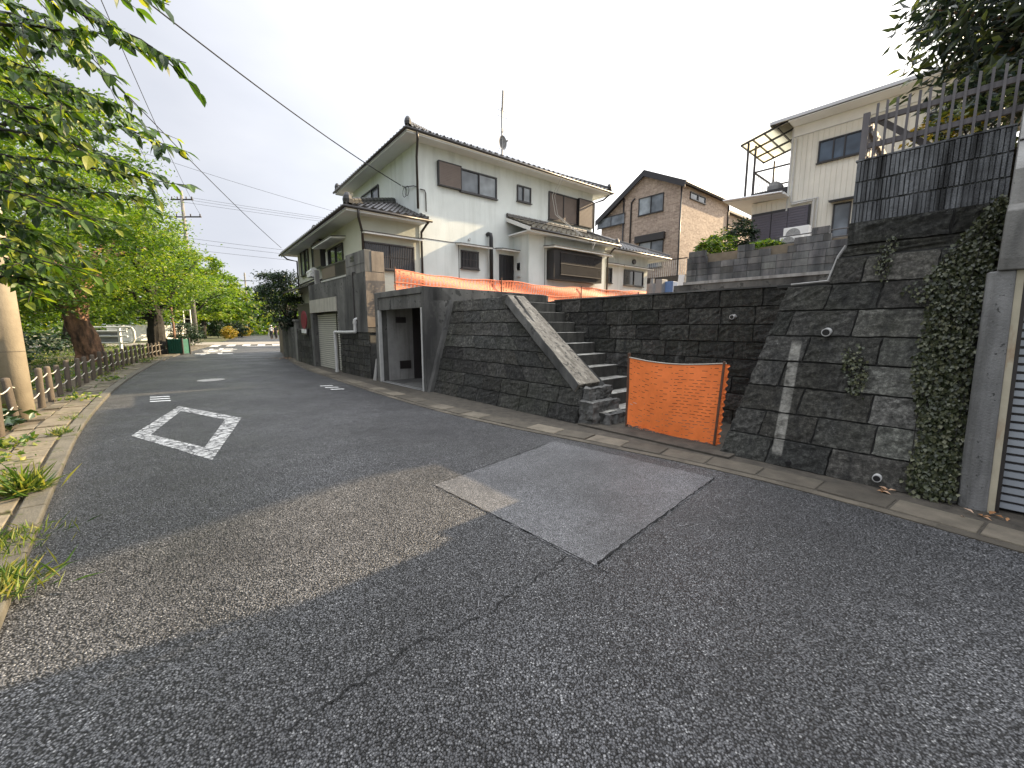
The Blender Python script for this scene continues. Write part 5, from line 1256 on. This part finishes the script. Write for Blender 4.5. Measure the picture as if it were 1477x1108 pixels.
BR = [((-90, -60), (262, 93), 2.5, 2.3), ((-90, -110), (236, 4), 2.3, 2.15), ((-90, 10), (172, 112), 2.7, 2.4), ((-90, 60), (190, 166), 2.8, 2.5), ((-90, 110), (120, 168), 2.5, 2.3),
      ((-90, 150), (268, 222), 3.0, 2.75), ((-90, 190), (182, 236), 3.0, 2.6), ((-90, 215), (274, 268), 3.1, 2.9), ((-90, 255), (214, 288), 3.1, 2.8), ((-90, -70), (150, 30), 2.9, 2.6),
      ((-90, 300), (140, 318), 3.3, 2.9), ((-90, -20), (120, 60), 3.4, 3.0), ((-90, 330), (100, 352), 3.2, 2.9), ((-90, 80), (90, 120), 3.5, 3.1), ((-90, 200), (110, 260), 3.6, 3.2), ((-90, 360), (60, 395), 3.3, 3.0), ((-90, -140), (90, -20), 3.0, 2.7),
      ((-90, 130), (160, 200), 3.7, 3.3), ((-90, 240), (150, 275), 3.8, 3.4), ((-90, 20), (60, 75), 3.2, 2.9), ((-90, 40), (215, 70), 2.6, 2.4), ((-90, -90), (120, 8), 2.4, 2.3), ((-90, 170), (205, 250), 3.3, 2.9), ((-90, 90), (140, 140), 3.0, 2.7), ((-90, 280), (180, 330), 3.9, 3.5), ((-90, 340), (130, 380), 4.0, 3.6), ((-90, 130), (70, 190), 2.7, 2.5), ((-90, 230), (90, 300), 2.9, 2.7), ((-90, 310), (60, 340), 2.8, 2.6), ((-90, 375), (95, 412), 3.2, 3.0), ((-90, 400), (55, 432), 3.0, 2.8), ((-90, 345), (75, 385), 2.7, 2.5), ((-90, 0), (160, 95), 3.3, 2.9), ((-90, 65), (215, 190), 3.5, 3.1), ((-90, 140), (235, 255), 3.8, 3.3), ((-90, 260), (120, 320), 2.6, 2.4)]
for (a, b, ya, yb) in BR:
    A, B = at(a[0], a[1], ya), at(b[0], b[1], yb); L = (B-A).length; K = 14; pts = []
    sd = Vector((r.gauss(0, .05), r.gauss(0, .05), r.uniform(.02, .10)))
    for i in range(K+1):
        t = i/K; pts.append(A+(B-A)*t+sd*math.sin(math.pi*t)+Vector((r.gauss(0, .008), r.gauss(0, .008), r.gauss(0, .008))))
    mb.tube([tb+Vector((.5, .2, 3.0)), (tb+Vector((.5, .2, 3.0)))*.35+A*.65+Vector((0, 0, .3)), A], [.05, .03, .014], 6)
    mb.tube(pts, [.012*(1-i/K)+.002 for i in range(K+1)], 5)
    dr_ = (B-A).normalized()
    for i in range(1, K+1):
        for q in range(7 if i < K else 8):
            t_ = r.random(); p = pts[i]+(pts[i-1]-pts[i])*t_
            side = dr_.cross(Vector((0, 0, 1))).normalized()*r.choice((-1, 1))
            d = dr_*r.uniform(.4, 1.0)+side*r.uniform(.1, .7)+Vector((0, 0, r.uniform(-.75, .1)))
            items.append((p+side*.01, d, r.choice((r.uniform(.045, .075), r.uniform(.07, .115)))))
        if i % 3 == 0 and i < K:
            side = dr_.cross(Vector((0, 0, 1))).normalized()*r.choice((-1, 1)); td = (dr_*.8+side*.55+Vector((0, 0, r.uniform(-.5, .2)))).normalized(); tl = r.uniform(.18, .36)
            tw = [pts[i]+td*tl*j/4+Vector((0, 0, -.03*(j/4)**2)) for j in range(5)]; mb.tube(tw, [.004, .0035, .003, .0025, .0015], 4)
            for j in range(1, 5):
                for q in range(2): items.append((tw[j], td*r.uniform(.5, 1)+Vector((r.gauss(0, .4), r.gauss(0, .4), r.uniform(-.8, .1))), r.uniform(.06, .105)))
nt_.part('trunk', mb, m_bark_d)
b0 = nt_.base; items = [(Vector(p)-Vector(b0), d, L) for p, d, L in items]
link('crown', hi_leaves('crown', items, m_leaf_near, 5), nt_.root)

# tree above the slat fence, right
def poly_in(x, y, P):
    c = False; j = len(P)-1
    for i in range(len(P)):
        if (P[i][1] > y) != (P[j][1] > y) and x < (P[j][0]-P[i][0])*(y-P[i][1])/(P[j][1]-P[i][1])+P[i][0]: c = not c
        j = i
    return c
def sample_poly(P, n, r):
    xs = [p[0] for p in P]; ys = [p[1] for p in P]; out = []
    while len(out) < n:
        x, y = r.uniform(min(xs), max(xs)), r.uniform(min(ys), max(ys))
        if poly_in(x, y, P): out.append((x, y))
    return out
tb = FL.w((2.35, 2.5, 3.1))
rt = Thing('broadleaf_tree', 'dark tree with long drooping leaves above the slat fence at the top right', 'tree', WO, tb)
mb = MB(); r = random.Random(88)
mb.tube([tb, tb+Vector((.0, 0, .8)), tb+Vector((.1, .1, 2.0)), tb+Vector((.2, .1, 3.6))], [.14, .12, .09, .03], 10)
PT = [(1352, -60), (1338, 40), (1334, 105), (1350, 122), (1360, 150), (1400, 128), (1477, 118), (1620, 120), (1700, -100), (1500, -160)]
pts = []
for c in range(190):
    (x, y), = sample_poly(PT, 1, r); p = FL.w(on(FL, x, y, Y=r.uniform(1.7, 3.6))); pts.append(p)
    if c % 6 == 0: mb.tube([tb+Vector((.05, .05, r.uniform(.6, 2.2))), (tb+p)*.5+Vector((0, 0, .7)), p], [.03, .018, .006], 5)
rt.part('trunk', mb, m_bark)
P = []; A_ = []
for p in pts:
    for q in range(40):
        d = Vector((r.gauss(0, .5), r.gauss(0, .5), r.uniform(-.9, .15))); P.append(tuple(p+Vector((r.gauss(0, .14), r.gauss(0, .14), r.gauss(0, .13)))-tb)); A_.append(tuple(d+Vector((-.25, .1, 0))))
link('crown', leaf_mesh('crown', P, .17, m_leaf_r, .3, .5, 1.6, seed=9, axis=A_, jit=.15), rt.root)
# shrubs
def shrub(name, label, base, rx, h, n, size, mat, seed, cat='shrub', grp=None, lo=.05, stems=5, tp=1.2, cone=False):
    g = np.random.default_rng(seed); base = Vector(base); t = Thing(name, label, cat, WO, base, grp)
    q = g.normal(0, 1, (n, 3)); q /= np.linalg.norm(q, axis=1)[:, None]; rad = g.uniform(.25, 1.05, n)**.45
    P = q*rad[:, None]*np.array([rx, rx, h*(1-lo)/2])+np.array([0, 0, h*(1+lo)/2])
    if cone: k = 1.15-.85*np.clip(P[:, 2]/h, 0, 1); P[:, 0] *= k; P[:, 1] *= k
    lump = .14*rx*np.sin(P*7/rx+seed); P = P+lump
    link('foliage', leaf_mesh('foliage', P, size, mat, .5, .1, tp, seed=seed), t.root)
    mb = MB(); r = random.Random(seed)
    for k in range(stems): mb.tube([base, base+Vector((r.uniform(-.4, .4)*rx, r.uniform(-.4, .4)*rx, h*.5))], [.02, .008], 5)
    t.part('stem', mb, m_bark_d); return t
q = gp(315, 488); shrub('conical_bush', 'dark green clipped cone bush left of the yellow bushes', q, 1.25, 2.7, 3500, .22, m_leaf_dk, 1, 'bush', cone=True)
q = gp(331, 489.5); shrub('yellow_bush', 'orange yellow bush between the dark cone bush and the road', (q.x, q.y, 0), .85, 1.5, 1300, .2, m_yel, 2, 'bush', tp=.8)
q = gp(353, 485); shrub('yellow_bush', 'smaller yellow green bush farther along the far road', (q.x, q.y, 0), 1.0, 1.6, 1000, .25, m_yel, 3, 'bush', tp=1.6)
q = gp(340, 486.5); shrub('round_bush', 'dark round bush between the two yellow bushes', (q.x, q.y, 0), 1.5, 2.2, 1800, .3, m_leaf_dk, 4, 'bush')
q = gp(272, 499); shrub('round_bush', 'dark bush at the left end of the crossing beside the posts', (q.x, q.y, 0), 1.2, 1.7, 2600, .16, m_leaf_dk, 5, 'bush')
for k, (x, y, Y, rx, h, lb) in enumerate(((1022, 372, 10.2, .45, 1.0, 'loose green shrub behind the stepped block wall, nearest the brick house'), (1040, 362, 11.5, .5, 1.1, 'shrub beside the loose one behind the stepped block wall'), (1102, 374, 9.6, .42, .75, 'dark low shrub before the mauve shutters behind the block wall'))):
    p = FL.w(on(FL, x, y, Y=Y)); shrub('garden_shrub', lb, (p.x, p.y, 3.85), rx, p.z-3.85+h*.7, 900, .13, m_leaf, 20+k, 'shrub', 'shrubs behind the stepped block wall')
p = FL.w(on(FL, 1069, 345, Y=13.5)); shrub('garden_tree', 'small dark leafy tree at the corner of the cream house', (p.x, p.y, 3.9), .55, p.z-3.9+.75, 1800, .13, m_leaf_dk, 29, 'tree', lo=.35)
p = FL.w((1.5, 1.25, 3.15)); shrub('fence_plant', 'leafy plant with yellow flowers behind the slat fence', p, .32, .5, 420, .07, m_yel, 31, 'plant', tp=2.2)
p = FL.w((1.75, 1.6, 3.15)); shrub('fence_plant', 'taller grey green plant behind the middle of the slat fence', p, .4, .9, 900, .1, m_leaf_r, 32, 'plant', tp=1.0)
for k, (x, y, rx, h, lb) in enumerate(((-19.0, 13.2, 1.5, 1.9, 'dark shrub behind the roped posts left of the red brown trunk'), (-22.5, 15.5, 1.8, 2.4, 'larger dark shrub deeper in the park left of the red brown trunk'), (-15.5, 11.6, 1.1, 1.2, 'low dark shrub right behind the near utility pole'), (-26.5, 20, 2.0, 2.2, 'dark shrub behind the red brown trunk in the park shade'))):
    shrub('park_shrub', lb, (x, y, 0), rx, h, 2600, .2, m_leaf_dk, 80+k, 'shrub', 'dark shrubs under the park trees')
# ivy on the wall
def onbat(x, y, gap=.05):
    r_ = ray(x, y); fr = FL; o = (-fr.o[0]*fr.c - fr.o[1]*fr.s, fr.o[0]*fr.s - fr.o[1]*fr.c); d = (r_.x*fr.c+r_.y*fr.s, -r_.x*fr.s+r_.y*fr.c, r_.z)
    t = (BAT*CZ-gap-o[1])/(d[1]-BAT*d[2]); z = CZ+d[2]*t
    if z > 2.3: t = (.70-gap-o[1])/d[1]
    return FL.w((o[0]+d[0]*t, o[1]+d[1]*t, CZ+d[2]*t))
def ivy(label, polys, size, seed, mat, base, tp=1.2):
    r = random.Random(seed); P = []
    for poly, n in polys:
        for x, y in sample_poly(poly, n, r): P.append(onbat(x+r.gauss(0, 4), y+r.gauss(0, 4), r.uniform(.045, .11)))
    base = Vector(base); t = Thing('ivy', label, 'ivy', WO, base)
    out = Vector((-.749, -.663, 0))
    A_ = [(out*r.uniform(.1, .7)+Vector((r.gauss(0, .35), r.gauss(0, .35), -.8))).normalized() for _ in P]
    link('foliage', leaf_mesh('foliage', [tuple(p-base) for p in P], size, mat, .85, .5, tp, seed=seed, axis=[tuple(a) for a in A_], jit=.12, updir=[tuple(out)]*len(P)), t.root)
    mb = MB()
    for k in range(10):
        q = sorted(r.sample(P, 4), key=lambda p: p.z); mb.tube([p-out*-.0 for p in q], .004, 4)
    t.part('stem', mb, m_bark_d)
ivy('thick ivy hanging down the stone wall beside the concrete garage pillar', [([(1442, 292), (1400, 330), (1345, 395), (1335, 470), (1318, 530), (1328, 620), (1312, 690), (1345, 718), (1378, 715), (1395, 560), (1412, 440), (1432, 380), (1450, 310)], 6500), ([(1345, 395), (1300, 420), (1335, 440)], 60), ([(1330, 640), (1305, 700), (1340, 722), (1380, 718)], 250), ([(1405, 325), (1440, 285), (1477, 285), (1500, 300), (1477, 318), (1440, 320)], 600)], .036, 41, m_ivy, onbat(1345, 705))
ivy('small separate tuft of ivy on the stone wall right of the pale strip', [([(1218, 510), (1240, 500), (1252, 540), (1240, 572), (1225, 560)], 230)], .035, 42, m_ivy, onbat(1235, 570))
ivy('thin sparse creeper high on the stone wall left of the thick ivy', [([(1275, 345), (1300, 338), (1290, 370), (1275, 405), (1265, 390)], 130)], .032, 43, m_ivy, onbat(1275, 400))

# weeds and ground plants
r = random.Random(55)
def tuft(label, p, n, L, mat, seed, spread=.12, lean=1.0, broad=False, grp=None):
    g = np.random.default_rng(seed); p = Vector(p)
    P = np.stack([g.normal(0, spread, n), g.normal(0, spread, n), g.uniform(0, L*(.8 if broad else .12), n)], 1)
    A_ = np.stack([g.normal(0, .6*lean, n), g.normal(0, .6*lean, n), g.uniform(.3, 1.0, n)*(1 if not broad else .4)], 1)
    me = leaf_mesh('weed', P, L if not broad else L*.55, mat, .06 if not broad else .6, 0, .9, seed=seed, axis=A_, jit=.1)
    o = link('weed', me); o.location = p; tag(o, label, 'weed', grp or 'weeds growing along the left pavers')
def kp(t, d):
    i = min(range(len(LE)), key=lambda i: abs(LE[i].y-t)); n = normals2(LE)[i]; q = LE[i]+n*d; return (q.x, q.y, .03)
tuft('spiky grass tuft overhanging the kerb beside the road, nearest long one', kp(3.55, .17), 170, .26, m_weed, 101, .07)
tuft('yellow green grass clump at the bottom left picture edge on the kerb', kp(2.2, .10), 420, .15, m_weed, 102, .11)
tuft('dry golden grass clump on the kerb just past the nearest green clump', kp(2.6, .16), 320, .1, m_weed, 103, .14)
tuft('broad leaved plant at the foot of the nearest roped posts', kp(5.3, .55), 90, .15, m_weed, 104, .12, broad=True)
tuft('dark leafy plant behind the second roped post', kp(6.3, 1.02), 160, .3, m_leaf_dk, 105, .16, broad=True)
tuft('leafy plant between the utility pole and the posts', kp(7.0, 1.1), 150, .3, m_weed, 106, .18, broad=True)
tuft('low broad weed on the pavers below the first post', kp(4.6, .5), 60, .11, m_weed, 107, .12, broad=True)
tuft('small flat weed in a paver joint near the spiky tuft', kp(4.1, .42), 60, .09, m_weed, 108, .06, broad=True)
tuft('flat rosette weed between pavers and kerb', kp(3.9, .6), 60, .09, m_weed, 109, .06, broad=True)
tuft('thin dry grass in the kerb joint opposite the diamond marking', kp(5.6, .18), 90, .14, m_weed, 110, .06)
tuft('dry wisps on the kerb where the lit streak crosses it', kp(6.6, .2), 60, .1, m_weed, 111, .08)
for k in range(8):
    tuft('scattered small weed along the far pavers', kp(8.4+k*1.5, r.uniform(.3, .9)), 70, .16, m_weed, 120+k, .16, broad=k % 2 == 0)
# bare twig litter and undergrowth
g = np.random.default_rng(66); NP = 9000; P = []
nl = normals2(LE)
for _ in range(NP):
    i = g.integers(0, len(LE)); d = 1.3+abs(g.normal(0, 3.2)); q = LE[i]+nl[i]*d
    if q.y < 3: continue
    P.append((q.x, q.y, g.uniform(0, .1)+(.28*g.random() if math.sin(q.x*1.7)+math.cos(q.y*1.3) > .7 else 0)))
o = link('ground_cover', leaf_mesh('ground_cover', P, .13, m_weed, .4, -.5, 1.3, seed=67)); tag(o, 'low mixed plants covering the park ground behind the posts', 'ground cover', None, 'stuff')
P = []
for _ in range(9000):
    i = g.integers(10, len(LE)); d = 6+abs(g.normal(0, 8)); q = LE[i]+nl[i]*d
    P.append((q.x, q.y, g.uniform(0, 1.1)**1.5))
o = link('undergrowth', leaf_mesh('undergrowth', P, .28, m_leaf_dk, .5, .2, 1.2, seed=68)); tag(o, 'dark undergrowth beneath the park trees', 'undergrowth', None, 'stuff')
# leaf litter
def litter(p, fr, n, sp, label, seed):
    g = np.random.default_rng(seed); P = np.stack([g.normal(0, sp, n), g.normal(0, sp*.5, n), np.full(n, .012)], 1)
    o = link('fallen_leaf', leaf_mesh('fallen_leaf', P, .07, m_dry, .5, 0, .8, seed=seed, flat=.9)); o.location = p; tag(o, label, 'leaf litter')
litter((*gp(1275, 711).xy, .012), WO, 7, .05, 'brown fallen leaves on the gutter at the foot of the ivy', 1)
litter((*gp(1420, 748).xy, .012), WO, 9, .08, 'pale dry leaves on the gutter in front of the garage pillar', 2)
litter((*gp(425, 517).xy, .012), WO, 260, .5, 'heap of dry leaves at the foot of the garden wall by the bend', 3)

# ------------------------------------------------------------------ things on the left
gr_ = Thing('guard_railing', 'white guard railing with a rounded end between the two nearest trunks', 'railing', WO, at(190, 500, 25))
pa_, pb_ = at(128, 470, 25), at(187, 470, 25)
mb = MB()
for z in (1.5, 1.25, .95, .55): mb.tube([(pa_.x, 25, z), (pb_.x-.2, 25, z)], .05, 8)
gr_.part('rails', mb, m_white)
mb = MB(); mb.tube([(pb_.x-.2, 25, 1.5), (pb_.x+.1, 25, 1.46), (pb_.x+.22, 25, 1.25), (pb_.x+.22, 25, .8), (pb_.x+.1, 25, .6), (pb_.x-.2, 25, .55)], .06, 8); mb.box(pb_.x-.75, pb_.x-.62, 24.95, 25.05, 0, 1.5); gr_.part('rounded_end', mb, m_white)
mb = MB(); mb.box(pa_.x, pb_.x-.8, 25.06, 25.12, .58, 1.2); gr_.part('panel', mb, m_grey)
a, b = at(200, 466, 44), at(262, 466, 50)
mb = MB(); d = (b-a); mb.hexa([(a.x-3, a.y-.5, 0), (b.x, b.y, 0), (b.x, b.y+.3, 0), (a.x-3, a.y-.2, 0), (a.x-3, a.y-.5, 1.75), (b.x, b.y, 1.75), (b.x, b.y+.3, 1.75), (a.x-3, a.y-.2, 1.75)])
solo('low_wall', mb, m_white, 'long pale low wall behind the park trees at the crossing', 'wall', WO, (a.x, a.y, 0))
mb = MB(); a = FL.w((-27.5, 1.2, 0)); mb.box(-17.9, -13, 40.2-8, 40.5-8, 0, 1.9)
solo('pale_wall', mb, m_conc_pale, 'short pale garden wall beside the crossing behind the dark evergreen', 'wall', WO, (-16, 32, 0))
q = gp(240, 514); bn = Thing('net_bin', 'green mesh rubbish enclosure standing behind the far posts', 'rubbish enclosure', WO, (q.x-.6, q.y+1.6, 0))
c = Vector(bn.base); mb = MB()
for x in (-.42, .42):
    for y in (-.25, .25): mb.box(c.x+x-.03, c.x+x+.03, c.y+y-.03, c.y+y+.03, 0, .9)
bn.part('frame', mb, m_gut)
mb = MB(); mb.box(c.x-.4, c.x+.4, c.y-.23, c.y+.23, .05, .85)
x = c.x-.38
while x < c.x+.38: mb.box(x, x+.03, c.y-.26, c.y-.231, .05, .86); x += .12
bn.part('mesh_panel', mb, m_green)
ib = Thing('notice_frame', 'pair of thin white posts joined at the top beside the tall utility pole', 'notice frame', WO, gp(274, 497)); c = Vector(ib.base)
mb = MB()
for dx in (-.3, .3): mb.tube([(c.x+dx, c.y, 0), (c.x+dx, c.y, 3.0)], .05, 8)
mb.tube([(c.x-.3, c.y, 2.95), (c.x+.3, c.y, 2.95)], .05, 8); mb.tube([(c.x-.3, c.y, 2.2), (c.x+.3, c.y, 2.2)], .035, 8); ib.part('posts', mb, m_white)
q = gp(254, 500); mb = MB(); mb.tube([q, q+Vector((-.05, 0, 3.0))], [.09, .07], 10); solo('red_post', mb, m_bark, 'reddish slim post among the trees left of the white posts', 'post', WO, q)
q = gp(407, 498.5); pp = Thing('white_post', 'thin white sign post standing at the right end of the crosswalk', 'post', WO, q)
mb = MB(); mb.tube([q, q+Vector((0, 0, 2.55))], .045, 8); pp.part('shaft', mb, m_white); mb = MB(); mb.tube([q+Vector((0, 0, 2.55)), q+Vector((0, 0, 2.6))], .055, 8); pp.part('cap', mb, m_pvc)
for k, x in enumerate((366, 371, 376)):
    q = gp(x, 482-k); mb = MB(); mb.tube([q, q+Vector((0, 0, 6))], [.13, .09], 8); solo('street_post', mb, m_conc, ('first', 'second', 'third')[k]+' of three slim posts in line along the left of the far road', 'post', WO, q, 'slim posts along the far road')

# ------------------------------------------------------------------ two walkers far down the road
def person(base, face, top, bottom, label, seed, hat=False, bag=False):
    t = Thing('person', label, 'person', Frame((base.x, base.y), 0), (0, 0, 0)); t.root.rotation_euler = (0, 0, face)
    J = {'pelvis': (0, 0, .93), 'waist': (0, 0, 1.08), 'chest': (0, .01, 1.28), 'neck': (0, 0, 1.44), 'head0': (0, -.01, 1.52), 'head1': (0, -.015, 1.60), 'head2': (0, -.005, 1.68),
         'hl': (.09, 0, .90), 'kl': (.10, -.10, .50), 'al': (.10, -.02, .09), 'tl': (.10, -.15, .035), 'hr': (-.09, 0, .90), 'kr': (-.10, .02, .50), 'ar': (-.10, .16, .11), 'tr': (-.10, .06, .035),
         'sl': (.18, .0, 1.38), 'el': (.24, .06, 1.10), 'wl': (.23, -.03, .87), 'ml': (.22, -.06, .79), 'sr': (-.18, .0, 1.38), 'er': (-.24, -.03, 1.10), 'wr': (-.23, -.14, .89), 'mr': (-.22, -.18, .82)}
    Rr = {'pelvis': .13, 'waist': .12, 'chest': .135, 'neck': .055, 'head0': .075, 'head1': .095, 'head2': .08, 'hl': .095, 'kl': .06, 'al': .04, 'tl': .035, 'hr': .095, 'kr': .06, 'ar': .04, 'tr': .035, 'sl': .065, 'el': .043, 'wl': .03, 'ml': .035, 'sr': .065, 'er': .043, 'wr': .03, 'mr': .035}
    E = [('pelvis', 'waist'), ('waist', 'chest'), ('chest', 'neck'), ('neck', 'head0'), ('head0', 'head1'), ('head1', 'head2'), ('pelvis', 'hl'), ('hl', 'kl'), ('kl', 'al'), ('al', 'tl'), ('pelvis', 'hr'), ('hr', 'kr'), ('kr', 'ar'), ('ar', 'tr'), ('chest', 'sl'), ('sl', 'el'), ('el', 'wl'), ('wl', 'ml'), ('chest', 'sr'), ('sr', 'er'), ('er', 'wr'), ('wr', 'mr')]
    K = list(J); me = bpy.data.meshes.new('body'); me.from_pydata([J[k] for k in K], [(K.index(a), K.index(b)) for a, b in E], []); me.materials.append(m_skin)
    o = link('body', me, t.root); sk = o.modifiers.new('skin', 'SKIN'); 
    for i, k in enumerate(K): me.skin_vertices[0].data[i].radius = (Rr[k], Rr[k]*(.85 if k in ('chest', 'waist', 'pelvis') else 1)); me.skin_vertices[0].data[i].use_root = k == 'pelvis'
    o.modifiers.new('sub', 'SUBSURF').levels = 2; o.modifiers['sub'].render_levels = 2
    T0 = t; f0 = lambda *a: a
    mb = MB()
    mb.tube([(0, 0, .92), (0, 0, 1.08), (0, .01, 1.28), (0, 0, 1.40), (0, 0, 1.45)], [.165, .15, .175, .13, .07], 14)
    for s in (1, -1): mb.tube([(.14*s, 0, 1.39), (.19*s, 0, 1.36), (.25*s, .02*s, 1.12)], [.07, .078, .06], 10)
    t.part('shirt', mb, top, smooth=True)
    mb = MB(); mb.tube([(0, 0, 1.02), (0, 0, .88)], [.16, .17], 14)
    mb.tube([(.09, 0, .92), (.10, -.10, .5), (.10, -.03, .1)], [.105, .08, .07], 10); mb.tube([(-.09, 0, .92), (-.10, .02, .5), (-.10, .15, .12)], [.105, .08, .07], 10); t.part('trousers', mb, bottom, smooth=True)
    mb = MB(); mb.tube([(0, .02, 1.56), (0, .02, 1.64), (0, .01, 1.70), (0, 0, 1.735)], [.09, .108, .095, .03], 12); t.part('hair', mb, m_black, smooth=True)
    mb = MB()
    for s, z, y in ((.03, 1.625, -.105), (-.03, 1.625, -.105)): mb.disc((s, y, z), .012, 8, (0, 1, 0), .02)
    mb.tube([(0, -.10, 1.62), (0, -.128, 1.585)], [.01, .016], 6); mb.box(-.025, .025, -.108, -.095, 1.545, 1.553); t.part('face', mb, m_bark)
    if hat: mb = MB(); mb.tube([(0, 0, 1.66), (0, 0, 1.675)], [.19, .18], 16); mb.tube([(0, 0, 1.67), (0, 0, 1.77)], [.115, .09], 14); t.part('hat', mb, m_cloth_w)
    if bag: mb = MB(); mb.box(-.34, -.26, -.2, .1, .45, .80); t.part('bag', mb, m_cloth_w, bevel=.02)
    # shoes
    mb = MB(); mb.box(.055, .145, -.2, .05, .0, .075); mb.box(-.145, -.055, .02, .26, .0, .085); t.part('shoes', mb, m_black, bevel=.02)
m_face = None
person(gp(392.2, 488.6), .3, m_cloth_w, m_cloth_d, 'person in a white top, pale hat and dark trousers walking far down the road', 1, True, True)
person(gp(398.6, 488.4), .2, m_cloth_d, m_cloth_d, 'person in dark clothes walking beside the one in white', 2)

# ------------------------------------------------------------------ light
SAZ, SEL = Vector((.866, .50)).normalized(), R(25)
sd = Vector((SAZ.x*math.cos(SEL), SAZ.y*math.cos(SEL), math.sin(SEL)))
sun = bpy.data.lights.new('sun', 'SUN'); sun.energy = 5.0; sun.angle = R(.5); sun.color = (1, .77, .48)
so = bpy.data.objects.new('sun', sun); C.objects.link(so); so.rotation_euler = (-sd).to_track_quat('-Z', 'Y').to_euler(); so.location = (20, 10, 30)
w = bpy.data.worlds.new('World'); bpy.context.scene.world = w; w.use_nodes = True; nt = w.node_tree
bg = nt.nodes['Background']; sky = nt.nodes.new('ShaderNodeTexSky'); sky.sky_type = 'NISHITA'; sky.sun_disc = False
sky.sun_elevation = SEL; sky.sun_rotation = math.atan2(SAZ.x, SAZ.y); sky.air_density = 1.2; sky.dust_density = 2.0
tc = nt.nodes.new('ShaderNodeTexCoord'); mp = nt.nodes.new('ShaderNodeMapping'); mp.inputs['Scale'].default_value = (1.2, 1.2, 3.2)
nt.links.new(tc.outputs['Generated'], mp.inputs['Vector'])
n1 = nt.nodes.new('ShaderNodeTexNoise'); n1.inputs['Scale'].default_value = 1.7; n1.inputs['Detail'].default_value = 7; n1.inputs['Distortion'].default_value = .4; nt.links.new(mp.outputs[0], n1.inputs['Vector'])
cov = ramp(nt, n1.outputs['Fac'], [(.25, .86), (.6, .99)])
n2 = nt.nodes.new('ShaderNodeTexNoise'); n2.inputs['Scale'].default_value = 1.1; n2.inputs['Detail'].default_value = 5; nt.links.new(mp.outputs[0], n2.inputs['Vector'])
cl = ramp(nt, n2.outputs['Fac'], [(.33, (5.05, 5.28, 6.0)), (.66, (6.5, 6.68, 7.15))])
# thinner, brighter cloud towards the sun
dp = nt.nodes.new('ShaderNodeVectorMath'); dp.operation = 'DOT_PRODUCT'; nt.links.new(tc.outputs['Generated'], dp.inputs[0]); dp.inputs[1].default_value = tuple(sd)
br = ramp(nt, dp.outputs['Value'], [(.05, (1, 1, 1)), (.55, (1.55, 1.54, 1.5)), (1, (3.2, 3.0, 2.6))])
cl = mixc(nt, 1.0, cl, br, 'MULTIPLY')
sz = nt.nodes.new('ShaderNodeSeparateXYZ'); nt.links.new(tc.outputs['Generated'], sz.inputs[0])
cl = mixc(nt, 1.0, cl, ramp(nt, sz.outputs['Z'], [(.55, (1, 1, 1)), (.9, (2.8, 2.8, 2.8))]), 'MULTIPLY')   # overcast overhead, boosted above the view as added fill light
nt.links.new(mixc(nt, cov, sky.outputs[0], cl), bg.inputs['Color']); bg.inputs['Strength'].default_value = .055
sc = bpy.context.scene
sc.view_settings.view_transform = 'Standard'; sc.view_settings.look = 'None'; sc.view_settings.exposure = 1.36; sc.view_settings.gamma = 1
sc.cycles.max_bounces = 8; sc.cycles.diffuse_bounces = 4; sc.cycles.transmission_bounces = 4; sc.cycles.use_denoising = True
